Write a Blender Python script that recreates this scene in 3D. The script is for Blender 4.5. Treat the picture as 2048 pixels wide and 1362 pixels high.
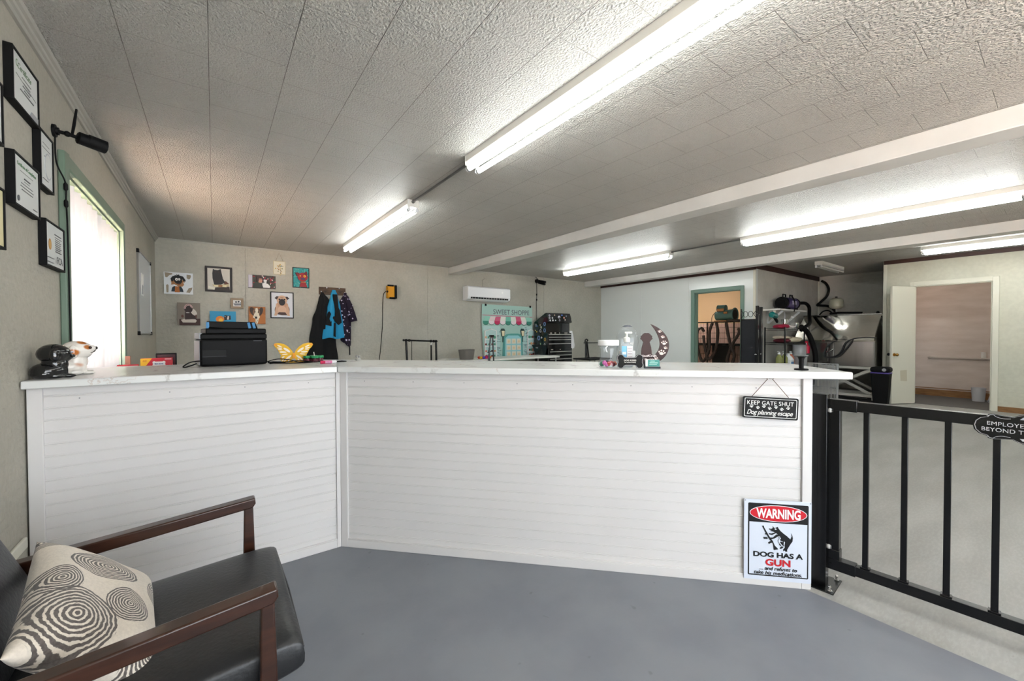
import bpy, bmesh, math, random
from mathutils import Vector, Matrix
R = math.radians
random.seed(7)
for o in list(bpy.data.objects): bpy.data.objects.remove(o)
scene = bpy.context.scene
COL = scene.collection

# ---------------------------------------------------------------- camera
YAW, PITCH, ROLL = 0.6325, -0.0158, -0.0033
fw = Vector((math.sin(YAW)*math.cos(PITCH), math.cos(YAW)*math.cos(PITCH), math.sin(PITCH)))
rt = Vector((math.cos(YAW), -math.sin(YAW), 0)); up = rt.cross(fw)
rt2 = rt*math.cos(ROLL)+up*math.sin(ROLL); up2 = -rt*math.sin(ROLL)+up*math.cos(ROLL)
cam = bpy.data.cameras.new('camera'); cam_o = bpy.data.objects.new('camera', cam); COL.objects.link(cam_o)
cam.lens = 812.66*36/2048; cam.sensor_width = 36; cam.clip_start = .02; cam.clip_end = 200
m4 = Matrix((rt2, up2, -fw)).transposed().to_4x4(); m4.translation = (0, 0, 1.25)
cam_o.matrix_world = m4
scene.camera = cam_o

# ---------------------------------------------------------------- light and exposure
vs = scene.view_settings
vs.view_transform = 'Standard'; vs.look = 'None'; vs.gamma = 1; vs.use_curve_mapping = False
vs.exposure = 1.2
world = bpy.data.worlds.new('world'); scene.world = world; world.use_nodes = True
wn = world.node_tree; wn.nodes.clear()
wo = wn.nodes.new('ShaderNodeOutputWorld'); wb = wn.nodes.new('ShaderNodeBackground')
wb.inputs[0].default_value = (.86, .93, 1, 1); wb.inputs[1].default_value = 4.2
wn.links.new(wb.outputs[0], wo.inputs[0])
SUN = 130.0
sl = bpy.data.lights.new('sun', 'SUN'); sl.energy = SUN; sl.angle = R(1); sl.color = (1, .93, .85)
so = bpy.data.objects.new('sun', sl); COL.objects.link(so); so.rotation_euler = (R(-8), R(-28), 0)
TUBE = 7.8          # emission strength of the fluorescent tubes
def portal(name, loc, rot, sx, sy):
    l = bpy.data.lights.new(name, 'AREA'); l.shape = 'RECTANGLE'; l.size = sx; l.size_y = sy
    l.cycles.is_portal = True
    o = bpy.data.objects.new(name, l); COL.objects.link(o); o.location = loc; o.rotation_euler = rot
portal('portal_side', (-.76, 3.88, 1.55), (R(90), 0, R(-90)), 1.56, 1.2)
portal('portal_front', (1.5, -2.76, 1.4), (R(90), 0, R(180)), 3.8, 2.0)

# ---------------------------------------------------------------- materials
def lin(c):
    f = lambda v: v/12.92 if v <= .04045 else ((v+.055)/1.055)**2.4
    return tuple(f(v/255) for v in c)
class Nd:
    """small expression wrapper round shader node sockets"""
    def __init__(s, nt, sock): s.nt = nt; s.s = sock
    def op(s, o, b=None, c=None, rev=False):
        n = s.nt.nodes.new('ShaderNodeMath'); n.operation = o
        a = [s, b, c]
        if rev: a[0], a[1] = b, s
        for i, v in enumerate(a):
            if v is None: continue
            if isinstance(v, Nd): s.nt.links.new(v.s, n.inputs[i])
            else: n.inputs[i].default_value = v
        return Nd(s.nt, n.outputs[0])
    def __add__(s, b): return s.op('ADD', b)
    def __radd__(s, b): return s.op('ADD', b)
    def __sub__(s, b): return s.op('SUBTRACT', b)
    def __rsub__(s, b): return s.op('SUBTRACT', b, rev=True)
    def __mul__(s, b): return s.op('MULTIPLY', b)
    def __rmul__(s, b): return s.op('MULTIPLY', b)
    def __truediv__(s, b): return s.op('DIVIDE', b)
    def __lt__(s, b): return s.op('LESS_THAN', b)
    def __gt__(s, b): return s.op('GREATER_THAN', b)
    def max(s, b): return s.op('MAXIMUM', b)
    def min(s, b): return s.op('MINIMUM', b)
    def frac(s): return s.op('FRACT')
    def floor(s): return s.op('FLOOR')
    def abs(s): return s.op('ABSOLUTE')
    def sin(s): return s.op('SINE')
    def sqrt(s): return s.op('SQRT')
    def smooth(s, a, b):
        n = s.nt.nodes.new('ShaderNodeMapRange'); n.interpolation_type = 'SMOOTHSTEP'
        s.nt.links.new(s.s, n.inputs[0]); n.inputs[1].default_value = a; n.inputs[2].default_value = b
        return Nd(s.nt, n.outputs[0])
def newmat(name, col=(200,200,200), rough=.6, metal=0., spec=.5, bump=None, vary=None, emit=None, trans=0., coat=0., ior=1.45, sheen=0.):
    m = bpy.data.materials.new(name); m.use_nodes = True; nt = m.node_tree
    b = nt.nodes['Principled BSDF']
    c = lin(col)+(1,)
    b.inputs['Base Color'].default_value = c; b.inputs['Roughness'].default_value = rough
    b.inputs['Metallic'].default_value = metal; b.inputs['Specular IOR Level'].default_value = spec
    b.inputs['Transmission Weight'].default_value = trans; b.inputs['IOR'].default_value = ior
    b.inputs['Coat Weight'].default_value = coat; b.inputs['Sheen Weight'].default_value = sheen
    if emit: b.inputs['Emission Color'].default_value = tuple(emit[:3])+(1,); b.inputs['Emission Strength'].default_value = emit[3]
    if bump or vary:
        tc = nt.nodes.new('ShaderNodeTexCoord')
    if bump:   # (scale, strength, distance)
        n = nt.nodes.new('ShaderNodeTexNoise'); n.inputs['Scale'].default_value = bump[0]; n.inputs['Detail'].default_value = 3
        nt.links.new(tc.outputs['Object'], n.inputs['Vector'])
        bp = nt.nodes.new('ShaderNodeBump'); bp.inputs['Strength'].default_value = bump[1]; bp.inputs['Distance'].default_value = bump[2] if len(bump) > 2 else .003
        nt.links.new(n.outputs[0], bp.inputs['Height']); nt.links.new(bp.outputs[0], b.inputs['Normal'])
    if vary:   # (scale, colour2 rgb255, contrast, stretch)
        n = nt.nodes.new('ShaderNodeTexNoise'); n.inputs['Scale'].default_value = vary[0]; n.inputs['Detail'].default_value = 6
        mp = nt.nodes.new('ShaderNodeMapping'); nt.links.new(tc.outputs['Object'], mp.inputs[0])
        if len(vary) > 3: mp.inputs['Scale'].default_value = vary[3]
        nt.links.new(mp.outputs[0], n.inputs['Vector'])
        k = vary[2]; mr = nt.nodes.new('ShaderNodeMapRange'); mr.inputs[1].default_value = .5-k; mr.inputs[2].default_value = .5+k
        nt.links.new(n.outputs[0], mr.inputs[0])
        mx = nt.nodes.new('ShaderNodeMix'); mx.data_type = 'RGBA'
        mx.inputs[6].default_value = c; mx.inputs[7].default_value = lin(vary[1])+(1,)
        nt.links.new(mr.outputs[0], mx.inputs[0]); nt.links.new(mx.outputs[2], b.inputs['Base Color'])
    return m
def coords(m, which='Object'):
    nt = m.node_tree; tc = nt.nodes.new('ShaderNodeTexCoord'); sp = nt.nodes.new('ShaderNodeSeparateXYZ')
    nt.links.new(tc.outputs[which], sp.inputs[0])
    return nt, tc, [Nd(nt, sp.outputs[i]) for i in range(3)]
def noise(nt, vec, scale, detail=3, stretch=None, rough=.5):
    n = nt.nodes.new('ShaderNodeTexNoise'); n.inputs['Scale'].default_value = scale; n.inputs['Detail'].default_value = detail
    n.inputs['Roughness'].default_value = rough
    if stretch:
        mp = nt.nodes.new('ShaderNodeMapping'); nt.links.new(vec, mp.inputs[0]); mp.inputs['Scale'].default_value = stretch; vec = mp.outputs[0]
    nt.links.new(vec, n.inputs['Vector']); return Nd(nt, n.outputs[0])
def mixcol(m, fac, c1, c2):
    """c1 may be a socket or rgb255"""
    nt = m.node_tree; mx = nt.nodes.new('ShaderNodeMix'); mx.data_type = 'RGBA'
    for i, c in ((6, c1), (7, c2)):
        if isinstance(c, tuple): mx.inputs[i].default_value = lin(c)+(1,)
        else: nt.links.new(c, mx.inputs[i])
    nt.links.new(fac.s, mx.inputs[0]); return mx.outputs[2]
def setcol(m, sock): m.node_tree.links.new(sock, m.node_tree.nodes['Principled BSDF'].inputs['Base Color'])
def setbump(m, h, strength, dist):
    nt = m.node_tree; bp = nt.nodes.new('ShaderNodeBump'); bp.inputs['Strength'].default_value = strength; bp.inputs['Distance'].default_value = dist
    nt.links.new(h.s, bp.inputs['Height']); nt.links.new(bp.outputs[0], nt.nodes['Principled BSDF'].inputs['Normal'])

def mat_wall(name, col, col2, s1=38, st=.35):
    m = newmat(name, col, .7, spec=.3); nt, tc, (x, y, z) = coords(m)
    n1 = noise(nt, tc.outputs['Object'], s1, 4); n2 = noise(nt, tc.outputs['Object'], 1.6, 5)
    n3 = noise(nt, tc.outputs['Object'], 9, 3, (1, 1, 5))
    setcol(m, mixcol(m, n1.smooth(.35,.65)*.22, mixcol(m, n2.smooth(.35, .7), col, col2), tuple(int(c*.86) for c in col))); setbump(m, n1+n3*.5, st*1.6, .010); return m
M_WALL = mat_wall('wall_paint', (176,172,160), (168,164,151))
M_WALLB = mat_wall('back_wall_paint', (184,182,171), (174,171,159), 30, .45)
M_CREAM = mat_wall('cream_wall', (206,205,190), (198,197,181), 20, .15)
M_GREYW = mat_wall('grey_alcove_wall', (200,198,191), (182,180,173), 18, .4)
M_PANEL = newmat('white_gloss_panel', (226,230,228), .14, spec=.5, bump=(1.3, .12, .02))
M_CLOSET = newmat('closet_pink_wall', (218,206,198), .8, vary=(2.2, (202,188,178), .2, (1,1,4)), bump=(40,.3,.004))
M_PEACH = newmat('peach_wall', (226,196,160), .8)
M_BEAM = newmat('white_painted_beam', (222,221,217), .5, vary=(3, (208,207,203), .25), bump=(6,.2,.004))
M_GREEN = newmat('green_trim_paint', (104,124,108), .45, bump=(12,.2,.002))
M_BROWN = newmat('dark_brown_trim', (62,36,30), .5, vary=(6, (46,28,24), .3, (1,1,8)))
M_TRIMW = newmat('cream_trim_paint', (216,214,200), .45)
M_METALTRIM = newmat('grey_crown_trim', (168,166,158), .45)
M_WOODBASE = newmat('stained_baseboard', (150,110,68), .5, vary=(8, (118,80,44), .2, (1,1,10)))
def mat_ceiling():
    m = newmat('embossed_ceiling_tile', (206,202,195), .38, spec=.45); nt, tc, (x, y, z) = coords(m)
    u = (x+.6296)/.3119; row = u.floor(); fu = (u.frac()-.5).abs()
    v = (y-.097)/.3119+row*.5; fv = (v.frac()-.5).abs()
    nn = noise(nt, tc.outputs['Object'], 7, 2)
    su = fu.smooth(.4915, .4985); sv = fv.smooth(.4935, .4985)*.8
    seam = su.max(sv)
    emb = noise(nt, tc.outputs['Object'], 95, 4, (1, .75, 1)); e2 = noise(nt, tc.outputs['Object'], 30, 2)
    h = emb.smooth(.35, .68)*.8+e2*.35-seam*1.2
    setcol(m, mixcol(m, seam*(nn.smooth(.3,.6)*.35+.5), mixcol(m, noise(nt, tc.outputs['Object'], 1.1, 3).smooth(.3,.75), (200,198,192), (190,188,182)), (104,98,90)))
    setbump(m, h, 1.0, .012); return m
M_CEIL = mat_ceiling()

def mat_floor():
    m = newmat('painted_concrete', (140,144,150), .45, spec=.35); nt, tc, (x, y, z) = coords(m)
    n = noise(nt, tc.outputs['Object'], 3, 6); n2 = noise(nt, tc.outputs['Object'], 26, 5, (1,3,1)); sm = noise(nt, tc.outputs['Object'], 1.2, 4, (1, 4, 1))
    fac = ((x+(n-.5)*.012)>2.312).max((x+y)>3.25).max(y>2.65)
    blue = mixcol(m, n.smooth(.35,.7), (124,127,134), (116,119,127))
    spots = noise(nt, tc.outputs['Object'], 16, 1).smooth(.74, .78)
    blue = mixcol(m, spots*.35, blue, (84,86,92))
    grey = mixcol(m, sm.smooth(.35,.65)*.6+n2.smooth(.4,.7)*.4, (152,151,146), (172,172,168))
    grey = mixcol(m, n2.smooth(.62,.72)*.35, grey, (132,128,122))
    setcol(m, mixcol(m, fac, blue, grey)); setbump(m, n2+n, .12, .003); return m
M_FLOOR = mat_floor()
def mat_marble():
    m = newmat('white_marble_laminate', (210,211,209), .26, spec=.5); nt, tc, (x, y, z) = coords(m)
    w = noise(nt, tc.outputs['Object'], 1.8, 8, rough=.62); w2 = noise(nt, tc.outputs['Object'], 4.5, 6, (1,.6,1), .6)
    v1 = 1-(w-.5).abs().smooth(0, .02); v2 = 1-(w2-.5).abs().smooth(0, .012)
    c = mixcol(m, v1*.55*noise(nt, tc.outputs['Object'], 5, 2).smooth(.4,.65), (212,213,211), (150,146,142))
    c = mixcol(m, v2*.45*noise(nt, tc.outputs['Object'], 3, 2).smooth(.5,.7), c, (176,150,136))
    setcol(m, c); return m
M_MARBLE = mat_marble()
M_BEAD = newmat('white_beadboard', (214,211,209), .5, vary=(2, (209,206,204), .2))
M_BLACK = newmat('black_plastic', (7,7,8), .6, spec=.22)
M_BLACKM = newmat('black_powder_coat', (7,7,8), .26, spec=.6)
M_MATTE = newmat('matte_black', (8,8,9), .7)
M_WHITE = newmat('white_plastic', (232,233,235), .35)
M_WHITEE = newmat('white_enamel', (225,224,218), .4)
M_CHROME = newmat('chrome', (215,215,215), .15, metal=1)
M_STEEL = newmat('brushed_steel', (170,168,165), .22, metal=1, vary=(3, (128,126,124), .25, (1,1,.2)), bump=(4,.12,.01))
M_STEELM = newmat('mirror_steel', (196,192,184), .07, metal=1, bump=(1.6,.35,.02))
M_GALV = newmat('galvanized', (140,140,138), .35, metal=.9)
M_TUBE = newmat('lit_tube', (255,255,255), .4, emit=(.96,1,.985,TUBE))
M_TUBE2 = newmat('bright_lit_tube', (255,255,255), .4, emit=(.96,1,.985,TUBE*1.6))
M_TUBEOFF = newmat('unlit_tube', (226,226,222), .25)
M_GLASS = newmat('clear_glass', (250,250,250), .02, trans=1., ior=1.45)
def mat_thin(name, tint, rough, haze=.0):
    m = bpy.data.materials.new(name); m.use_nodes = True; nt = m.node_tree; nt.nodes.clear(); o = nt.nodes.new('ShaderNodeOutputMaterial')
    t = nt.nodes.new('ShaderNodeBsdfTransparent'); g = nt.nodes.new('ShaderNodeBsdfGlossy'); d = nt.nodes.new('ShaderNodeBsdfDiffuse'); f = nt.nodes.new('ShaderNodeLayerWeight'); f.inputs[0].default_value = .5; pw = Nd(nt, f.outputs['Facing']).op('POWER', 4.0)*.6+.04; a = nt.nodes.new('ShaderNodeMixShader'); b = nt.nodes.new('ShaderNodeMixShader')
    t.inputs[0].default_value = tint+(1,); g.inputs['Roughness'].default_value = rough; d.inputs[0].default_value = (.8,.82,.84,1); b.inputs[0].default_value = haze
    nt.links.new(t.outputs[0], b.inputs[1]); nt.links.new(d.outputs[0], b.inputs[2]); nt.links.new(pw.s, a.inputs[0]); nt.links.new(b.outputs[0], a.inputs[1]); nt.links.new(g.outputs[0], a.inputs[2]); nt.links.new(a.outputs[0], o.inputs[0]); return m
M_PLASTIC = mat_thin('clear_plastic', (.93,.95,.96), .05, .05)
M_PAPER = newmat('white_paper', (232,232,230), .6)
M_GREYP = newmat('grey_print', (120,122,126), .7)
_c = {}
def C(*rgb, rough=.55, **k):
    key = (rgb, rough, tuple(sorted(k.items())))
    if key not in _c: _c[key] = newmat('paint_%d_%d_%d' % rgb, rgb, rough, **k)
    return _c[key]
M_WOOD = newmat('walnut_stained_wood', (64,35,22), .30, coat=.25, vary=(5, (38,21,14), .25, (1,12,12)))
M_LEATHER = newmat('charcoal_leather', (42,42,43), .38, bump=(90,.35,.003), vary=(4,(33,33,34),.2))
M_RUSTIC = newmat('rustic_wood', (104,82,62), .7, vary=(9,(64,46,34),.2,(1,4,6)))
M_BLIND = bpy.data.materials.new('translucent_vinyl_slat'); M_BLIND.use_nodes = True
def _bl():
    nt = M_BLIND.node_tree; nt.nodes.clear(); o = nt.nodes.new('ShaderNodeOutputMaterial')
    d = nt.nodes.new('ShaderNodeBsdfDiffuse'); t = nt.nodes.new('ShaderNodeBsdfTranslucent'); mx = nt.nodes.new('ShaderNodeMixShader')
    d.inputs[0].default_value = (.62,.62,.64,1); t.inputs[0].default_value = (.62,.62,.64,1); mx.inputs[0].default_value = .045
    nt.links.new(d.outputs[0], mx.inputs[1]); nt.links.new(t.outputs[0], mx.inputs[2]); nt.links.new(mx.outputs[0], o.inputs[0])
_bl()

# ---------------------------------------------------------------- mesh builder
def smooth_path(pts, k=6, closed=False):
    P = [Vector(p) for p in pts]; out = []; n = len(P)
    rng = n if closed else n-1
    for i in range(rng):
        if closed: a, b, c, d = P[i-1], P[i], P[(i+1) % n], P[(i+2) % n]
        else: a, b, c, d = P[max(i-1, 0)], P[i], P[i+1], P[min(i+2, n-1)]
        for j in range(k):
            t = j/k
            out.append(.5*((2*b)+(c-a)*t+(2*a-5*b+4*c-d)*t*t+(3*b-a-3*c+d)*t**3))
    if not closed: out.append(P[-1])
    return out
class MB:
    def __init__(s): s.v = []; s.f = []; s.fm = []; s.mats = []; s.M = Matrix.Identity(4); s.ly = 0.
    def mi(s, m):
        if m not in s.mats: s.mats.append(m)
        return s.mats.index(m)
    def add(s, vs, fs, m, M=None):
        b = len(s.v); T = s.M if M is None else s.M @ M
        s.v += [T @ Vector(p) for p in vs]; k = s.mi(m)
        for f in fs: s.f.append([b+i for i in f]); s.fm.append(k)
        return s
    def box(s, x0, x1, y0, y1, z0, z1, m, M=None):
        if x0 > x1: x0, x1 = x1, x0
        if y0 > y1: y0, y1 = y1, y0
        if z0 > z1: z0, z1 = z1, z0
        v = [(x, y, z) for x in (x0, x1) for y in (y0, y1) for z in (z0, z1)]
        return s.add(v, [(0,1,3,2),(4,6,7,5),(0,4,5,1),(2,3,7,6),(0,2,6,4),(1,5,7,3)], m, M)
    def bar(s, a, b, w, h, m, upv=(0,0,1)):
        a, b = Vector(a), Vector(b); d = (b-a).normalized(); u = Vector(upv)
        if abs(d.dot(u)) > .98: u = Vector((0,1,0)) if abs(d.y) < .9 else Vector((1,0,0))
        r = d.cross(u).normalized(); u = r.cross(d)
        v = [p+r*sx*w/2+u*sz*h/2 for p in (a, b) for sx, sz in ((-1,-1),(1,-1),(1,1),(-1,1))]
        return s.add(v, [(3,2,1,0),(4,5,6,7),(0,1,5,4),(1,2,6,5),(2,3,7,6),(3,0,4,7)], m)
    def sweep(s, pts, rad, m, n=8, closed=False, sx=1., caps=True):
        P = [Vector(p) for p in pts]; N = len(P); ring = []
        T = []
        for i in range(N):
            if closed: t = P[(i+1) % N]-P[i-1]
            else: t = P[min(i+1, N-1)]-P[max(i-1, 0)]
            T.append(t.normalized() if t.length > 1e-9 else Vector((0,0,1)))
        u = Vector((0,0,1)) if abs(T[0].z) < .9 else Vector((1,0,0))
        vs = []
        for i in range(N):
            u = (u-T[i]*u.dot(T[i])).normalized(); w = T[i].cross(u)
            r = rad[i] if isinstance(rad, (list, tuple)) else rad
            for j in range(n):
                a = 2*math.pi*j/n; vs.append(P[i]+u*math.cos(a)*r+w*math.sin(a)*r*sx)
        fs = []
        for i in range(N if closed else N-1):
            for j in range(n):
                a = i*n+j; b = i*n+(j+1) % n; c = ((i+1) % N)*n+(j+1) % n; d = ((i+1) % N)*n+j
                fs.append((a, b, c, d))
        if not closed and caps: fs.append(tuple(range(n))[::-1]); fs.append(tuple((N-1)*n+j for j in range(n)))
        return s.add(vs, fs, m)
    def cyl(s, a, b, r, m, r2=None, n=20):
        return s.sweep([a, b], [r, r if r2 is None else r2], m, n)
    def lathe(s, prof, m, c=(0,0,0), n=28, M=None, sx=1., sy=1.):
        vs = []; fs = []
        for r, z in prof:
            for j in range(n):
                a = 2*math.pi*j/n; vs.append((c[0]+r*math.cos(a)*sx, c[1]+r*math.sin(a)*sy, c[2]+z))
        k = len(prof)
        for i in range(k-1):
            for j in range(n): fs.append((i*n+j, i*n+(j+1) % n, (i+1)*n+(j+1) % n, (i+1)*n+j))
        if prof[0][0] > 1e-6: fs.append(tuple(range(n))[::-1])
        if prof[-1][0] > 1e-6: fs.append(tuple((k-1)*n+j for j in range(n)))
        return s.add(vs, fs, m, M)
    def ball(s, c, r, m, n=14, M=None):
        if not isinstance(r, (list, tuple)): r = (r, r, r)
        vs = []; fs = []; h = n//2
        for i in range(h+1):
            p = math.pi*i/h
            for j in range(n):
                a = 2*math.pi*j/n
                vs.append((c[0]+r[0]*math.sin(p)*math.cos(a), c[1]+r[1]*math.sin(p)*math.sin(a), c[2]-r[2]*math.cos(p)))
        for i in range(h):
            for j in range(n): fs.append((i*n+j, i*n+(j+1) % n, (i+1)*n+(j+1) % n, (i+1)*n+j))
        return s.add(vs, fs, m, M)
    # flat shapes in the local x-z plane, facing -y; y is the front depth
    def shape(s, pts, m, y=None, th=None):
        if y is None: s.ly += .0004; y = -s.ly
        th = abs(y)+.0002 if th is None else th
        n = len(pts)
        ar = sum(pts[i][0]*pts[(i+1) % n][1]-pts[(i+1) % n][0]*pts[i][1] for i in range(n))
        if ar < 0: pts = pts[::-1]
        v = [(p[0], y, p[1]) for p in pts]+[(p[0], y+th, p[1]) for p in pts]
        f = [tuple(range(n)), tuple(range(2*n-1, n-1, -1))]+[(i, n+i, n+(i+1) % n, (i+1) % n) for i in range(n)]
        return s.add(v, f, m)
    def ell(s, cx, cz, rx, rz, m, rot=0, y=None, th=None, n=24, a0=0, a1=360):
        ca, sa = math.cos(R(rot)), math.sin(R(rot)); p = []
        full = abs(a1-a0) >= 360
        for i in range(n if full else n+1):
            a = R(a0+(a1-a0)*i/n); x, z = rx*math.cos(a), rz*math.sin(a)
            p.append((cx+x*ca-z*sa, cz+x*sa+z*ca))
        return s.shape(p, m, y, th)
    def rect(s, x0, x1, z0, z1, m, y=None, th=None):
        return s.shape([(x0,z0),(x1,z0),(x1,z1),(x0,z1)], m, y, th)
    def prism(s, pts, z0, z1, m, M=None):
        n = len(pts)
        ar = sum(pts[i][0]*pts[(i+1) % n][1]-pts[(i+1) % n][0]*pts[i][1] for i in range(n))
        if ar < 0: pts = pts[::-1]
        v = [(p[0], p[1], z0) for p in pts]+[(p[0], p[1], z1) for p in pts]
        f = [tuple(range(n))[::-1], tuple(range(n, 2*n))]+[(i, (i+1) % n, n+(i+1) % n, n+i) for i in range(n)]
        return s.add(v, f, m, M)
    def text(s, txt, cx, cz, w, h, m, y=-.001, shear=0., bold=0., space=1.):
        vs, fs = text_mesh(txt, shear, bold, space)
        x0 = min(v[0] for v in vs); x1 = max(v[0] for v in vs); z0 = min(v[1] for v in vs); z1 = max(v[1] for v in vs)
        kx = w/(x1-x0); kz = (h/(z1-z0)) if h else kx
        out = [(cx+(v[0]-(x0+x1)/2)*kx, y-(.0008 if v[2] > 0 else 0), cz+(v[1]-(z0+z1)/2)*kz) for v in vs]
        return s.add(out, fs, m)
    def build(s, name, parent=None, bevel=0., seg=2, smooth=True, sub=0, remesh=0., solid=0.):
        me = bpy.data.meshes.new(name)
        me.from_pydata([tuple(v) for v in s.v], [], s.f); me.update()
        for m in s.mats: me.materials.append(m)
        me.polygons.foreach_set('material_index', s.fm)
        if remesh or s.v:
            bm = bmesh.new(); bm.from_mesh(me); bmesh.ops.remove_doubles(bm, verts=bm.verts, dist=1e-6)
            bmesh.ops.recalc_face_normals(bm, faces=bm.faces); bm.to_mesh(me); bm.free()
        if smooth:
            me.polygons.foreach_set('use_smooth', [True]*len(me.polygons))
            if not sub and not remesh: me.set_sharp_from_angle(angle=R(34))
        o = bpy.data.objects.new(name, me); COL.objects.link(o)
        if parent: o.parent = parent
        if solid: md = o.modifiers.new('s', 'SOLIDIFY'); md.thickness = solid; md.offset = 0
        if remesh:
            md = o.modifiers.new('r', 'REMESH'); md.mode = 'VOXEL'; md.voxel_size = remesh; md.use_smooth_shade = True
            md = o.modifiers.new('sm', 'SMOOTH'); md.iterations = 6; md.factor = .6
        if bevel:
            md = o.modifiers.new('b', 'BEVEL'); md.width = bevel; md.segments = seg; md.limit_method = 'ANGLE'; md.angle_limit = R(40)
        if sub: md = o.modifiers.new('sub', 'SUBSURF'); md.levels = sub; md.render_levels = sub
        return o
_tx = {}
def text_mesh(txt, shear=0., bold=0., space=1.):
    k = (txt, shear, bold, space)
    if k in _tx: return _tx[k]
    cu = bpy.data.curves.new('t', 'FONT'); cu.body = txt; cu.extrude = .02; cu.shear = shear; cu.offset = bold; cu.space_character = space; cu.resolution_u = 4
    o = bpy.data.objects.new('t', cu); COL.objects.link(o)
    dg = bpy.context.evaluated_depsgraph_get(); me = bpy.data.meshes.new_from_object(o.evaluated_get(dg))
    r = ([tuple(v.co) for v in me.vertices], [tuple(p.vertices) for p in me.polygons])
    bpy.data.objects.remove(o); bpy.data.meshes.remove(me); bpy.data.curves.remove(cu)
    _tx[k] = r; return r
def tag(o, label, cat, group=None, kind=None):
    o['label'] = label; o['category'] = cat
    if group: o['group'] = group
    if kind: o['kind'] = kind
    return o
def thing(name, label, cat, loc=(0,0,0), rz=0., group=None, rot=None):
    o = bpy.data.objects.new(name, None); COL.objects.link(o); o.empty_display_size = .1
    o.location = loc; o.rotation_euler = rot if rot else (0, 0, R(rz)); tag(o, label, cat, group); return o
def solo(mb, name, label, cat, loc=(0,0,0), rz=0., group=None, **k):
    o = mb.build(name, **k); o.location = loc; o.rotation_euler = (0, 0, R(rz)); return tag(o, label, cat, group)
def struct(mb, name, **k):
    o = mb.build(name, **k); o['kind'] = 'structure'; return o
def copy_tree(o, parent=None):
    c = o.copy(); COL.objects.link(c)
    if parent: c.parent = parent
    for ch in list(o.children): copy_tree(ch, c)
    return c
class Map:
    """maps drawing coordinates (x right, y down in a box) to local x-z metres about a centre"""
    def __init__(s, x0, y0, x1, y1, W, H): s.a = (x0, y0, x1, y1, W, H)
    def __call__(s, x, y):
        x0, y0, x1, y1, W, H = s.a; return ((x-(x0+x1)/2)/(x1-x0)*W, -(y-(y0+y1)/2)/(y1-y0)*H)
    def p(s, *xy): return [s(xy[i], xy[i+1]) for i in range(0, len(xy), 2)]
    def e(s, x, y, rx, ry): u, v = s(x, y); return u, v, rx/(s.a[2]-s.a[0])*s.a[4], ry/(s.a[3]-s.a[1])*s.a[5]

# ---------------------------------------------------------------- the setting
XL, YB, HC, YF = -.63, 7.256, 2.569, -2.7
XP, YA, XD, XR, YC = 8.23, 3.476, 9.985, 11.52, 2.0
def wall_x(name, x, th, y0, y1, m, holes=(), z0=0., z1=HC, m2=None):
    """wall in the plane X=x with thickness th away from the room; holes = (ya, yb, za, zb)"""
    mb = MB(); cuts = sorted({y0, y1, *[h[0] for h in holes], *[h[1] for h in holes]})
    for a, b in zip(cuts, cuts[1:]):
        zs = [(z0, z1)]
        for h in holes:
            if h[0] <= a and h[1] >= b: zs = [(z0, h[2]), (h[3], z1)]
        for c, d in zs:
            if d-c > 1e-4: mb.box(x, x+th, a, b, c, d, m)
    return struct(mb, name)
def wall_y(name, y, th, x0, x1, m, holes=()):
    mb = MB(); cuts = sorted({x0, x1, *[h[0] for h in holes], *[h[1] for h in holes]})
    for a, b in zip(cuts, cuts[1:]):
        zs = [(0, HC)]
        for h in holes:
            if h[0] <= a and h[1] >= b: zs = [(0, h[2]), (h[3], HC)]
        for c, d in zs:
            if d-c > 1e-4: mb.box(a, b, y, y+th, c, d, m)
    return struct(mb, name)
WY0, WY1, WZ0, WZ1 = 3.10, 4.68, .98, 2.12
struct(MB().box(XL-.1, XR+.1, YF-.1, YB+.1, -.1, 0, M_FLOOR), 'floor')
struct(MB().box(XL-.1, XR+.1, YF-.1, YB+.1, HC, HC+.1, M_CEIL), 'ceiling')
wall_x('wall_left', XL, -.1, YF, YB, M_WALL, [(WY0, WY1, WZ0, WZ1)])
wall_y('wall_back', YB, .1, XL-.1, XR, M_WALLB)
wall_y('wall_front', YF, -.1, XL-.1, XR, M_CREAM, [(-.4, 3.4, .4, 2.4)])
wall_x('wall_panelled', XP, .1, YA, YB, M_PANEL, [(3.73, 4.66, 0, 2.10)])
wall_y('wall_alcove_side', YA, .1, XP+.1, XR, M_GREYW)
wall_x('wall_right', XR, .1, YF, YB, M_GREYW)
wall_x('wall_closet', XD, .1, YF, YC-.1, M_CREAM, [(.70, 1.60, 0, 2.07)])
wall_y('wall_alcove_end', YC-.1, .1, XD, XR, M_CREAM)
wall_y('wall_closet_side', .3, .05, XD+.1, XR-.04, M_CLOSET)
struct(MB().box(XR-.04, XR-.001, .35, YC-.1, 0, HC, M_CLOSET), 'wall_closet_back')
struct(MB().box(XD+.1, XR-.04, YC-.14, YC-.1, 0, HC, M_CLOSET), 'wall_closet_end')
struct(MB().box(XR-.03, XR-.001, YA+.1, YB, 0, HC, M_PEACH), 'wall_kennel_back')
struct(MB().box(XP+.1, XR-.03, YB-.03, YB-.001, 0, HC, M_PEACH), 'wall_kennel_end')
struct(MB().box(XD+.0, XR-.04, .35, YC-.14, 0, .006, C(104,102,100, rough=.9)), 'floor_closet')
# beams
struct(MB().box(3.76, 3.985, YF, YB, 2.44, HC, M_BEAM), 'ceiling_beam_1', bevel=.006)
struct(MB().box(7.6, 7.825, YF, YB, 2.44, HC, M_BEAM), 'ceiling_beam_2', bevel=.006)
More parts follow.
